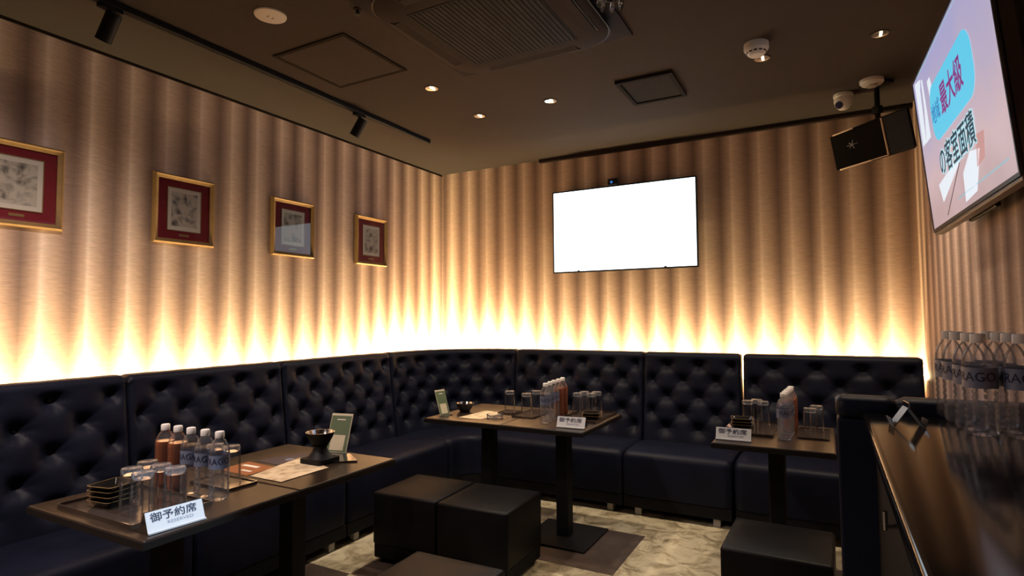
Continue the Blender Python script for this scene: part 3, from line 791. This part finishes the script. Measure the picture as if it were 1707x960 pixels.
card_stand('standing green and cream card behind the black-footed bowl', (-2.075, 2.045, TZ), R(12))
card_stand('narrow-looking green and cream card leaning beside the silver bowl', (-2.225, 3.16, TZ), R(78), 0.085, 0.17)
# folded napkin on the right table
t = thing('folded_napkin', 'folded pinkish paper napkin behind the right reserved sign', 'napkin', (-0.492, 3.345, TZ))
bm = bmesh.new()
pts = [(-0.035, 0.0), (-0.002, 0.050), (0.004, 0.050), (0.040, 0.0), (0.034, 0.0), (0.001, 0.044), (-0.029, 0.0)]
a = [bm.verts.new((x, -0.035, z)) for x, z in pts]; b = [bm.verts.new((x*0.9, 0.035, z*0.9)) for x, z in pts]
for k in range(7): bm.faces.new((a[k], a[(k+1) % 7], b[(k+1) % 7], b[k]))
bm.faces.new(a[::-1]); bm.faces.new(b)
obj('paper_fold', bm, P('napkin_pink', (0.62, 0.46, 0.40), 0.8), t)

# ------------------------------------------------------------------ framed pictures on the left wall
def picture(y0, k, label):
    t = thing('framed_picture', label, 'picture', (LEFT+0.001, y0, 2.0125), 0, 'red-matted pictures in gold frames')
    W, Hh = 0.378, 0.412
    # local: x = out of wall, y along wall, z up ; build in (y,z) via rotated prism
    rot = (R(90), 0, R(90))
    def rect(w, h, cy=0): return [(-w/2, cy-h/2), (w/2, cy-h/2), (w/2, cy+h/2), (-w/2, cy+h/2)]
    bm = bmesh.new()
    o = [rect(W, Hh), rect(W, Hh), rect(W-0.016, Hh-0.016), rect(W-0.030, Hh-0.030), rect(W-0.058, Hh-0.058), rect(W-0.058, Hh-0.058)]
    zz = [0.0, 0.020, 0.030, 0.024, 0.016, 0.006]
    V = [[bm.verts.new((x, y, z)) for x, y in pts] for pts, z in zip(o, zz)]
    for a, b in zip(V, V[1:]):
        for q in range(4): bm.faces.new((a[q], a[(q+1) % 4], b[(q+1) % 4], b[q]))
    bm.faces.new(V[0][::-1]); bm.faces.new(V[-1])
    obj('frame', bm, MT['gold'], t, rot=rot)
    obj('red_mat', prism(bmesh.new(), rect(W-0.058, Hh-0.058), 0.0062, 0.009), MT['red'], t, rot=rot)
    bm = bmesh.new(); ring(bm, rect(0.212, 0.262, 0.004), rect(0.204, 0.254, 0.004), 0.009, 0.013); obj('gilt_fillet', bm, MT['gold'], t, rot=rot)
    obj('cream_border', prism(bmesh.new(), rect(0.205, 0.255, 0.004), 0.009, 0.0105), MT['cream'], t, rot=rot)
    obj('print', prism(bmesh.new(), rect(0.160, 0.205, 0.004), 0.0105, 0.0112), print_mat('engraving_%d' % k, k+1, ((0.05, 0.045, 0.04), (0.045, 0.035, 0.04), (0.06, 0.055, 0.05), (0.08, 0.06, 0.05))[k], (0.62, 0.56, 0.45)), t, rot=rot)
    obj('name_plate', prism(bmesh.new(), rect(0.062, 0.014, -0.150), 0.009, 0.0105), MT['gold'], t, rot=rot)
    obj('picture_glass', prism(bmesh.new(), rect(W-0.059, Hh-0.059), 0.0142, 0.0152), MT['frameglass'], t, rot=rot)
    return t
for k, (y, lab) in enumerate(((1.287, 'gold-framed picture with red mat, first from the left, cut by the picture edge'), (2.113, 'gold-framed picture with red mat, second from the left, over the tea bottles'),
                            (2.927, 'gold-framed picture with red mat, third from the left, reflecting a screen'), (3.752, 'gold-framed picture with red mat nearest the room corner'))):
    picture(y, k, lab)

# ------------------------------------------------------------------ televisions
t = thing('television', 'flat television with a blank white screen on the back wall', 'television', (-1.512, 4.71, 2.1075))
W, Hh = 1.256, 0.729
obj('housing', B((0, 0.022, 0), (W, 0.036, Hh), 0.006), MT['bezel'], t)
rr_ = lambda w, h: [(-w/2, -h/2), (w/2, -h/2), (w/2, h/2), (-w/2, h/2)]
obj('bezel', ring(bmesh.new(), rr_(W, Hh), rr_(W-0.020, Hh-0.022), 0.0, 0.008), MT['bezel'], t, loc=(0, 0.0045, 0), rot=(R(90), 0, 0))
obj('screen', B((0, 0.0025, 0.001), (W-0.020, 0.002, Hh-0.022)), MT['white_screen'], t)
obj('wall_bracket', B((0, 0.063, 0), (0.4, 0.048, 0.3), 0.004), MT['iron'], t)
for x in (-0.385, 0.37): obj('bezel_clip', B((x, -0.0045, -Hh/2+0.014), (0.022, 0.004, 0.010), 0.001), MT['bezel'], t)
c = thing('sensor_camera', 'small black sensor box with blue lamp on top of the white television', 'camera', (-1.575, 4.715, 2.4735))
obj('housing', B((0, 0, 0.030), (0.085, 0.035, 0.058), 0.005), MT['bezel'], c)
obj('blue_lamp', LA([(0, 0), (0.010, 0), (0.010, 0.003), (0, 0.004)], 16), MT['bluelight'], c, loc=(-0.008, -0.0178, 0.026), rot=(R(90), 0, 0))

# right-hand television: axes r (reader's right, towards the camera), u (up), n (out of the screen)
rv = Vector((0.0258, -0.99967, 0)).normalized(); ta = R(4.8)
sv = Vector((-0.99967, -0.0258, 0)).normalized()
uv_ = math.cos(ta)*Vector((0, 0, 1)) + math.sin(ta)*sv
nv_ = rv.cross(uv_)
tv = thing('television', 'tilted television showing a pink Japanese advert on the right wall', 'television', (0.433, 3.17, 1.730))
tv.rotation_euler = Matrix((rv, uv_, nv_)).transposed().to_euler()
W, Hh = 1.178, 0.672
obj('housing', B((W/2, Hh/2, -0.026), (W+0.016, Hh+0.016, 0.044), 0.006), MT['bezel'], tv)
obj('bezel', ring(bmesh.new(), [(-0.009, -0.012), (W+0.009, -0.012), (W+0.009, Hh+0.009), (-0.009, Hh+0.009)], [(0, 0), (W, 0), (W, Hh), (0, Hh)], -0.004, 0.004), MT['bezel'], tv)
obj('lower_rail', B((W/2, -0.018, -0.018), (W+0.016, 0.012, 0.036), 0.003), P('rail_bronze', (0.16, 0.11, 0.075), 0.4, metal=0.5), tv)
sc = obj('screen', B((W/2, Hh/2, -0.0005), (W, Hh, 0.002)), MT['ad'], tv)
sc.location = (0, 0, 0)
def poly(name, pts, mat, z=0.0008, th=0.0004): return obj(name, prism(bmesh.new(), pts, z, z+th), mat, sc)
poly('advert_window', [(0.03, 0.375), (0.10, 0.375), (0.13, 0.60), (0.16, 0.640), (0.04, 0.660)], MT['adwhite'])
poly('advert_window', [(0.105, 0.372), (0.202, 0.372), (0.197, 0.626), (0.175, 0.63), (0.16, 0.50)], MT['adwhite'])
poly('advert_window', [(0.295, 0.50), (0.36, 0.50), (0.335, 0.585), (0.28, 0.585)], MT['adwhite'])
poly('advert_beam', [(0.10, 0.668), (1.12, 0.655), (1.12, 0.660), (0.10, 0.672)], MT['adline'])
poly('advert_panel', [(0.26, 0.08), (0.60, 0.17), (0.60, 0.19), (0.22, 0.16)], MT['adwhite'])
poly('advert_panel', [(0.60, 0.02), (0.76, 0.03), (0.86, 0.15), (0.74, 0.17), (0.62, 0.12)], MT['adwhite'])
poly('advert_post', [(0.29, 0.02), (0.305, 0.02), (0.60, 0.168), (0.585, 0.168)], MT['adbrown'])
poly('advert_chair', [(0.80, 0.10), (0.90, 0.11), (0.93, 0.19), (0.84, 0.20)], MT['adpink'])
poly('advert_line', [(0.50, 0.048), (1.11, 0.050), (1.11, 0.056), (0.50, 0.054)], MT['adline'])
poly('advert_plate', rrect(0.66, 0.225, 0.085, 8, 0.604, 0.430), MT['cyan'], 0.0012)
obj('advert_lettering', text_bm('地域', 0.088, 0.85, 0.0003, ax='LEFT'), MT['adblue'], sc, loc=(0.285, 0.425, 0.0020))
obj('advert_lettering', halo_bm('最大級', 0.125, 0.93, 0.0022, 'LEFT'), MT['admag'], sc, loc=(0.455, 0.430, 0.0020))
obj('advert_lettering_halo', halo_bm('の客室面積', 0.122, 0.90, 0.007), MT['adhalo'], sc, loc=(0.572, 0.222, 0.0016))
obj('advert_lettering', halo_bm('の客室面積', 0.122, 0.90, 0.0018), MT['adink'], sc, loc=(0.572, 0.222, 0.0024))
obj('wall_bracket', B((0.55, 0.30, -0.085), (0.30, 0.26, 0.072), 0.006), MT['iron'], tv)
obj('bracket_arm', B((0.55, -0.012, -0.055), (0.36, 0.030, 0.016), 0.004), MT['iron'], tv)

# ------------------------------------------------------------------ speaker in the back right corner
fd = Vector((-0.726, -0.688, 0)).normalized()
t = thing('wall_speaker', 'black box speaker with gold trim hung in the back right ceiling corner', 'speaker', (0.250, 4.19, 2.555))
yaw = math.atan2(fd.x, -fd.y)
t.rotation_euler = Matrix.Rotation(yaw, 3, 'Z').to_euler()
SX, SH = 0.575, 0.245
tilt = R(12)
M3 = Matrix.Rotation(tilt, 3, 'X')
bm = bmesh.new()
fr = [(-SX/2, 0, -SH), (SX/2, 0, -SH), (SX/2, 0, 0), (-SX/2, 0, 0)]; bk = [(-SX/2+0.12, 0.20, -SH+0.02), (SX/2-0.16, 0.20, -SH+0.02), (SX/2-0.16, 0.20, -0.02), (-SX/2+0.12, 0.20, -0.02)]
a = [bm.verts.new(v) for v in fr]; b = [bm.verts.new(v) for v in bk]
for k in range(4): bm.faces.new((a[k], a[(k+1) % 4], b[(k+1) % 4], b[k]))
bm.faces.new(a[::-1]); bm.faces.new(b)
bmesh.ops.bevel(bm, geom=list(bm.edges), offset=0.008, segments=2, affect='EDGES')
cab = obj('cabinet', bm, MT['plinth'], t, rot=(tilt, 0, 0))
obj('grille', B((-0.088, -0.006, -SH/2), (0.385, 0.014, SH-0.018), 0.004), P('speaker_cloth', (0.006, 0.0055, 0.005), 0.9, spec=0.05, bump=0.3, bscale=900), t, rot=(tilt, 0, 0))
obj('side_panel', B((0.200, -0.004, -SH/2), (0.165, 0.010, SH-0.014), 0.004), MT['plinth'], t, rot=(tilt, 0, 0))
for nm, cpos, s in (('gold_trim', (-0.130, -0.011, -SH+0.006), (0.245, 0.012, 0.010)), ('gold_trim', (-0.175, -0.011, -0.006), (0.16, 0.012, 0.009)), ('gold_trim', (0.111, -0.010, -SH/2), (0.007, 0.012, SH-0.02)), ('gold_trim', (0.055, -0.011, -SH+0.007), (0.115, 0.010, 0.006))):
    obj(nm, B(cpos, s, 0.002), MT['trimgold'], t, rot=(tilt, 0, 0))
bm = bmesh.new()
for k in range(5):
    a = 2*PI*k/5; box(bm, (0.016*math.cos(a), 0, 0.016*math.sin(a)), (0.026, 0.002, 0.005), 0, 1, Matrix.Rotation(-a, 3, 'Y'))
box(bm, (0.0, 0, 0), (0.085, 0.002, 0.004))
e = obj('maker_emblem', bm, P('emblem_grey', (0.16, 0.15, 0.13), 0.4, metal=0.6), t); e.rotation_euler = (tilt, 0, 0); e.location = M3 @ Vector((-0.12, -0.014, -0.105))
bm = bmesh.new(); box(bm, (0, 0.09, 0.015), (0.10, 0.06, 0.02), 0.003); tube(bm, (0, 0.09, 0.02), (0, 0.09, 0.20), 0.016); box(bm, (0, 0.09, 0.085), (0.05, 0.04, 0.05), 0.006); box(bm, (0, 0.09, CEIL-2.555-0.010), (0.16, 0.10, 0.018), 0.003); tube(bm, (0, 0.09, 0.18), (0, 0.09, CEIL-2.555-0.002), 0.016)
obj('ceiling_bracket', bm, MT['iron'], t, smooth=40)

# ------------------------------------------------------------------ ceiling fittings
def downlight(x, y, lab, watts=SPOT_W, ang=105, col=SOFT):
    t = thing('downlight', lab, 'downlight', (x, y, CEIL), 0, 'recessed ceiling downlights')
    obj('trim_ring', ring(bmesh.new(), [(0.047*math.cos(2*PI*k/28), 0.047*math.sin(2*PI*k/28)) for k in range(28)], [(0.041*math.cos(2*PI*k/28), 0.041*math.sin(2*PI*k/28)) for k in range(28)], -0.004, -0.0004), MT['ceil'], t)
    obj('reflector', LA([(0.041, -0.003), (0.034, -0.0010), (0.0, -0.0008)], 28), MT['reflector'], t, smooth=True)
    bulb = P('bulb_lit', (0.9, 0.85, 0.75), 0.4, emit=(1.0, 0.86, 0.66), estr=2.2) if 'bulb_lit' not in bpy.data.materials else bpy.data.materials['bulb_lit']
    obj('bulb', B((0.004, 0, -0.0035), (0.013, 0.052, 0.003), 0.001), bulb, t)
    spot('downlight_lamp', (0, 0, -0.02), (0, 0, -1), watts, ang, 0.9, col, t, 0.03)
    return t
downlight(-2.163, 2.929, 'lit recessed downlight nearest the ceiling hatch')
downlight(-2.165, 3.505, 'lit recessed downlight nearest the room corner')
downlight(-1.595, 3.497, 'lit recessed downlight between the corner one and the square vent')
downlight(-0.282, 3.504, 'dim recessed downlight beside the smoke detector')
downlight(0.284, 3.497, 'dim recessed downlight near the right television')
for x, y in ((-2.163, 1.1), (-2.163, 0.2), (-2.163, -0.7)):  # added wide fill lamps, out of view, to lift the walls
    downlight(x, y, 'added fill lamp in a downlight fitting, outside the view', SPOT_W*1.5, 150, (1.0, 0.80, 0.72))

def detector(x, y, lab, kind):
    t = thing('smoke_detector', lab, 'detector', (x, y, CEIL), 0, 'white ceiling detectors')
    if kind == 'flat':
        obj('disc', LA([(0, -0.010), (0.060, -0.010), (0.072, -0.006), (0.074, -0.0002), (0, -0.0002)], 40), MT['white_pl'], t, smooth=30)
        for a in (R(40), R(220)):
            c = bmesh.new(); ring(c, [(0.016*math.cos(a+k*0.18), 0.016*math.sin(a+k*0.18)) for k in range(9)], [(0.0135*math.cos(a+k*0.18), 0.0135*math.sin(a+k*0.18)) for k in range(9)], -0.0112, -0.0098)
            obj('slot', c, P('slot_grey', (0.30, 0.27, 0.22), 0.6), t)
    elif kind == 'tall':
        obj('base', LA([(0, -0.0002), (0.062, -0.0002), (0.063, -0.030), (0.060, -0.036), (0, -0.036)], 36), MT['white_pl'], t, smooth=30)
        obj('head', LA([(0.060, -0.036), (0.052, -0.046), (0.040, -0.062), (0.034, -0.066), (0, -0.067)], 36), MT['white_pl'], t, smooth=30)
        for k in range(12):
            a = 2*PI*k/12
            obj('smoke_slot', B((0.049*math.cos(a), 0.049*math.sin(a), -0.0505), (0.004, 0.017, 0.007), 0, 1, Matrix.Rotation(a, 3, 'Z')), MT['ink'], t)
    else:
        obj('base', LA([(0, -0.0002), (0.066, -0.0002), (0.066, -0.018), (0.056, -0.030), (0.034, -0.034), (0, -0.034)], 36), MT['white_pl'], t, smooth=30)
        obj('sensor_head', LA([(0.034, -0.033), (0.030, -0.044), (0.018, -0.048), (0, -0.049)], 28), P('detector_beige', (0.45, 0.38, 0.28), 0.5), t, smooth=30)
    return t
detector(-2.305, 1.83, 'flat white ceiling disc beside the hatch', 'flat')
detector(-0.292, 3.30, 'tall white smoke detector in front of a dim downlight', 'tall')
detector(0.285, 4.17, 'low white detector with beige head beside the dome camera', 'low')
t = thing('security_camera', 'white dome security camera on the ceiling above the speaker', 'camera', (0.135, 4.355, CEIL))
obj('mount', LA([(0, -0.0002), (0.058, -0.0002), (0.058, -0.020), (0.054, -0.024)], 32), MT['white_pl'], t, smooth=30)
obj('dome', LA([(0.054, -0.022), (0.056, -0.045), (0.048, -0.075), (0.030, -0.098), (0, -0.105)], 32), MT['white_pl'], t, smooth=True)
dv = Vector((-0.45, -0.62, -0.50)).normalized()
bm = bmesh.new(); tube(bm, Vector((0, 0, -0.050))+dv*0.030, Vector((0, 0, -0.050))+dv*0.058, 0.024, 20)
obj('lens', bm, MT['lens'], t, smooth=30)
t = thing('sprinkler_head', 'small dark sprinkler by the air conditioner at the top edge', 'sprinkler', (-1.90, 1.99, CEIL))
obj('plate', LA([(0, -0.0002), (0.020, -0.0002), (0.018, -0.006), (0, -0.006)], 20), MT['ac'], t)
obj('nozzle', LA([(0.008, -0.005), (0.008, -0.025), (0.014, -0.028), (0.014, -0.031), (0, -0.032)], 16), MT['iron'], t)

# access hatch
t = thing('ceiling_hatch', 'square ceiling access hatch with dark frame beside the track', 'hatch', (-2.387, 2.378, CEIL))
obj('panel', B((0, 0, -0.003), (0.49, 0.47, 0.005), 0.001), MT['ceil'], t)
rq = lambda w, h: [(-w/2, -h/2), (w/2, -h/2), (w/2, h/2), (-w/2, h/2)]
obj('frame', ring(bmesh.new(), rq(0.53, 0.51), rq(0.485, 0.465), -0.007, -0.0004), P('hatch_frame', (0.018, 0.013, 0.011), 0.9, spec=0.05), t)
# square vent
t = thing('ceiling_vent', 'dark square vent with mesh on the ceiling before the back wall', 'vent', (-0.94, 3.61, CEIL))
obj('frame', ring(bmesh.new(), rq(0.35, 0.42), rq(0.30, 0.37), -0.020, -0.0004), P('vent_frame', (0.018, 0.016, 0.015), 0.9, spec=0.05), t)
obj('mesh_panel', B((0, 0, -0.009), (0.305, 0.375, 0.006)), P('vent_mesh', (0.032, 0.030, 0.028), 0.9, spec=0.05, bump=1.0, bscale=160, var=0.5, vscale=160), t)
# air conditioner cassette
t = thing('air_conditioner', 'dark brown ceiling cassette air conditioner at the top', 'air conditioner', (-1.355, 2.347, CEIL))
obj('backing_plate', B((0, 0, -0.006), (1.035, 1.035, 0.011), 0.001), P('ac_plate', (0.022, 0.019, 0.022), 0.8, spec=0.1), t)
bm = bmesh.new()
lv = [(0.87, 0.16, -0.0116), (0.885, 0.165, -0.020), (0.91, 0.17, -0.030), (0.91, 0.17, -0.050), (0.885, 0.165, -0.060), (0.66, 0.05, -0.070), (0.64, 0.03, -0.070)]
V = [[bm.verts.new((x, y, z)) for x, y in rrect(w_, w_, r_, 10)] for w_, r_, z in lv]
for a, b in zip(V, V[1:]):
    n = len(a)
    for k in range(n): bm.faces.new((a[k], a[(k+1) % n], b[(k+1) % n], b[k]))
bm.faces.new(V[-1]); bm.faces.new(V[0][::-1])
obj('panel', bm, MT['ac'], t, smooth=35)
bm = bmesh.new(); ring(bm, rrect(0.925, 0.925, 0.175, 10), rrect(0.895, 0.895, 0.168, 10), -0.047, -0.033); obj('dark_seam', bm, MT['iron'], t)
gr = obj('intake_grille', B((0, 0, -0.0705), (0.60, 0.60, 0.004), 0.001), MT['acdark'], t)
bm = bmesh.new()
for k in range(25): box(bm, (-0.288+0.024*k, 0, 0), (0.006, 0.58, 0.004))
obj('grille_bars', bm, P('grille_bar', (0.016, 0.015, 0.015), 0.7, spec=0.1), gr, loc=(0, 0, -0.0735))
for k in range(4):
    a = k*PI/2; rot = Matrix.Rotation(a, 3, 'Z')
    c = rot @ Vector((0, 0.378, -0.0655))
    bm = bmesh.new(); box(bm, (0, 0, 0), (0.52, 0.066, 0.006), 0.003, 2, Matrix.Rotation(R(-4), 3, 'X'))
    bm.transform(rot.to_4x4())
    fo = obj('air_flap', bm, MT['ac'], t, loc=c)
    bm = bmesh.new(); box(bm, (0, -0.037, 0.0005), (0.55, 0.006, 0.006), 0.001); box(bm, (0, 0.037, 0.002), (0.54, 0.006, 0.006), 0.001); bm.transform(rot.to_4x4())
    obj('flap_gap', bm, MT['iron'], fo)
# lighting track and its spots
t = thing('lighting_track', 'long black lighting track along the left side of the ceiling', 'track', (-2.825, 2.35, CEIL))
obj('rail', B((0, 0, -0.016), (0.036, 2.84, 0.031), 0.004), MT['iron'], t)
obj('end_cap', B((0, 1.425, -0.016), (0.038, 0.02, 0.033), 0.006), MT['iron'], t)
def track_spot(y, lab, tgt):
    t = thing('track_spotlight', lab, 'spotlight', (-2.825, y, CEIL-0.0305), 0, 'black spotlights on the track')
    obj('adapter', B((0, 0, -0.010), (0.032, 0.10, 0.020), 0.003), MT['iron'], t)
    d = (Vector(tgt)-Vector((-2.825, y, CEIL-0.10))).normalized()
    bm = bmesh.new(); tube(bm, (0, 0, -0.018), (0, 0, -0.055), 0.010)
    obj('swivel_arm', bm, MT['iron'], t)
    c = Vector((0, 0, -0.085)); bm = bmesh.new(); tube(bm, c-d*0.055, c+d*0.075, 0.033, 24)
    can = obj('lamp_can', bm, MT['iron'], t, smooth=40)
    obj('front_ring', tube(bmesh.new(), c+d*0.0752, c+d*0.079, 0.034, 24), MT['iron'], can)
    return t, c+d*0.085, d
track_spot(2.985, 'black cylinder spotlight at the far part of the track', (-3.42, 2.85, 1.75))
track_spot(1.385, 'black cylinder spotlight at the near part of the track', (-3.42, 1.30, 1.75))
t = thing('added_sign_spot', 'added unseen cool spotlight above the counter, brightening the left reserved sign', 'spotlight', (0.10, 1.10, CEIL))  # added out of view to light up the left reserved sign
obj('mount', LA([(0, -0.0002), (0.04, -0.0002), (0.04, -0.012), (0, -0.012)], 24), MT['iron'], t)
dsp = (Vector((-1.83, 1.10, 0.77))-Vector((0.10, 1.10, CEIL-0.07))).normalized()
bm = bmesh.new(); tube(bm, Vector((0, 0, -0.07))-dsp*0.04, Vector((0, 0, -0.07))+dsp*0.05, 0.03, 20); tube(bm, (0, 0, -0.01), (0, 0, -0.05), 0.008)
obj('lamp_can', bm, MT['iron'], t, smooth=40)
spot('added_sign_lamp', Vector((0, 0, -0.07))+dsp*0.06, dsp, 420, 11, 0.7, (0.72, 0.86, 1.0), t, 0.02)
# chandelier: only the lowest crystals of two arms reach into the picture
t = thing('chandelier', 'crystal chandelier whose lowest drops hang into the top edge', 'chandelier', (-0.465, 1.465, CEIL))
obj('canopy', LA([(0, -0.0002), (0.06, -0.0002), (0.05, -0.025), (0.012, -0.035), (0, -0.036)], 24), MT['chrome'], t, smooth=40)
obj('stem', tube(bmesh.new(), (0, 0, -0.03), (0, 0, -0.45), 0.010), MT['chrome'], t)
obj('hub', LA([(0, -0.43), (0.02, -0.435), (0.034, -0.455), (0.02, -0.475), (0, -0.48)], 20), MT['chrome'], t, smooth=True)
drop = None
for k in range(5):
    a = R(116.5) + k*2*PI/5 - R(0)
    e = Vector((0.15*math.cos(a), 0.15*math.sin(a), -0.50)); bm = bmesh.new()
    pts = [Vector((0.02*math.cos(a), 0.02*math.sin(a), -0.455)), Vector((0.08*math.cos(a), 0.08*math.sin(a), -0.515)), Vector((0.13*math.cos(a), 0.13*math.sin(a), -0.515)), e]
    for p, q in zip(pts, pts[1:]): tube(bm, p, q, 0.005, 8)
    arm = obj('arm', bm, MT['chrome'], t)
    obj('candle_cup', LA([(0, -0.035), (0.010, -0.03), (0.014, -0.01), (0.036, 0.0), (0.036, 0.004), (0.014, 0.004), (0.012, 0.06), (0, 0.06)], 20), MT['iron'], arm, loc=e)
    for j in range(7):
        b = 2*PI*j/7
        if drop is None:
            bm = bmesh.new(); lathe(bm, [(0, 0.0), (0.004, -0.003), (0.0035, -0.012), (0.0085, -0.034), (0.0065, -0.045), (0, -0.052)], 6)
            drop = obj('crystal_drop', bm, MT['crystal'], arm); do = drop
        else:
            do = drop.copy(); COL.objects.link(do); do.parent = arm
        do.location = e + Vector((0.034*math.cos(b), 0.034*math.sin(b), 0.0))

# ------------------------------------------------------------------ counter on the right
t = thing('bar_counter', 'long black counter along the right wall carrying water bottles', 'counter', (0.32, 0.2, 0))
bm = bmesh.new(); bmesh.ops.create_cube(bm, size=1.0)
for v in bm.verts: v.co = Vector((v.co.x*0.477+0.0, v.co.y*3.60, v.co.z*0.04+CZ-0.02))
es = [e for e in bm.edges if abs((e.verts[0].co-e.verts[1].co).y) > 1 and e.verts[0].co.x < 0]
bmesh.ops.bevel(bm, geom=es, offset=0.012, segments=4, profile=0.5, affect='EDGES')
obj('worktop', bm, MT['counter'], t, smooth=40)
obj('front_panel', B((-0.195, 0, (CZ-0.04)/2), (0.03, 3.58, CZ-0.042)), MT['plinth'], t)
obj('kick_board', B((-0.185, 0, 0.05), (0.03, 3.58, 0.1)), MT['iron'], t)
for y in (1.15, 0.75):
    h = bmesh.new(); tube(h, (-0.2105, y, CZ-0.12), (-0.235, y, CZ-0.125), 0.005, 8); tube(h, (-0.235, y, CZ-0.13), (-0.235, y, CZ-0.095), 0.005, 8)
    obj('bag_hook', h, MT['chrome'], t)
t = thing('partition', 'black leather partition with padded top rail at the counter end', 'partition', (0.27, 2.04, 0))
SXp = 0.52
obj('panel', B((0, 0.03, 0.52), (SXp-0.01, 0.09, 1.04), 0.006), MT['leather'], t)
bm = bmesh.new()
def rail(x0, x1):
    n = 20; m = 14; ringsv = []
    for j in range(m+1):
        x = x0 + (x1-x0)*j/m; ed = min(x-x0, x1-x); s = 1 - 0.35*max(0, 1-ed/0.02)**2
        ringsv.append([bm.verts.new((x, 0.03+0.056*s*math.copysign(abs(math.cos(2*PI*k/n))**0.7, math.cos(2*PI*k/n)), 1.073+0.034*s*math.copysign(abs(math.sin(2*PI*k/n))**0.7, math.sin(2*PI*k/n)))) for k in range(n)])
    for a, b in zip(ringsv, ringsv[1:]):
        for k in range(n): bm.faces.new((a[k], a[(k+1) % n], b[(k+1) % n], b[k]))
    bm.faces.new(ringsv[0]); bm.faces.new(ringsv[-1][::-1])
rail(-0.258, -0.105); rail(-0.103, 0.258)
obj('padded_rail', bm, MT['leather'], t, smooth=50)
# bent metal card clip on the counter
t = thing('metal_card_stand', 'small bent silver metal stand shaped like a tent on the counter', 'stand', (0.170, 1.80, CZ), R(8))
def bent(path, w, th, mat, name, parent):
    bm = bmesh.new()
    P2 = [Vector((x, 0, z)) for x, z in path]; out = []
    for i, p in enumerate(P2):
        a = P2[max(0, i-1)]; b = P2[min(len(P2)-1, i+1)]; d = (b-a).normalized(); nn = Vector((-d.z, 0, d.x))
        out.append((p+nn*th/2, p-nn*th/2))
    V = [[bm.verts.new(q+Vector((0, s*w/2, 0))) for q, s in ((o[0], -1), (o[0], 1), (o[1], 1), (o[1], -1))] for o in out]
    for a, b in zip(V, V[1:]):
        for k in range(4): bm.faces.new((a[k], a[(k+1) % 4], b[(k+1) % 4], b[k]))
    bm.faces.new(V[0][::-1]); bm.faces.new(V[-1])
    return obj(name, bm, mat, parent)
bent([(-0.040, 0.022), (-0.034, 0.001), (-0.003, 0.047), (0.0, 0.050)], 0.050, 0.0022, MT['steel'], 'left_wing', t)
bent([(0.040, 0.022), (0.034, 0.001), (0.003, 0.047), (0.0, 0.050)], 0.050, 0.0022, MT['steel'], 'right_wing', t)
obj('top_fin', B((0, 0, 0.056), (0.003, 0.050, 0.014), 0.0008), MT['chrome'], t)
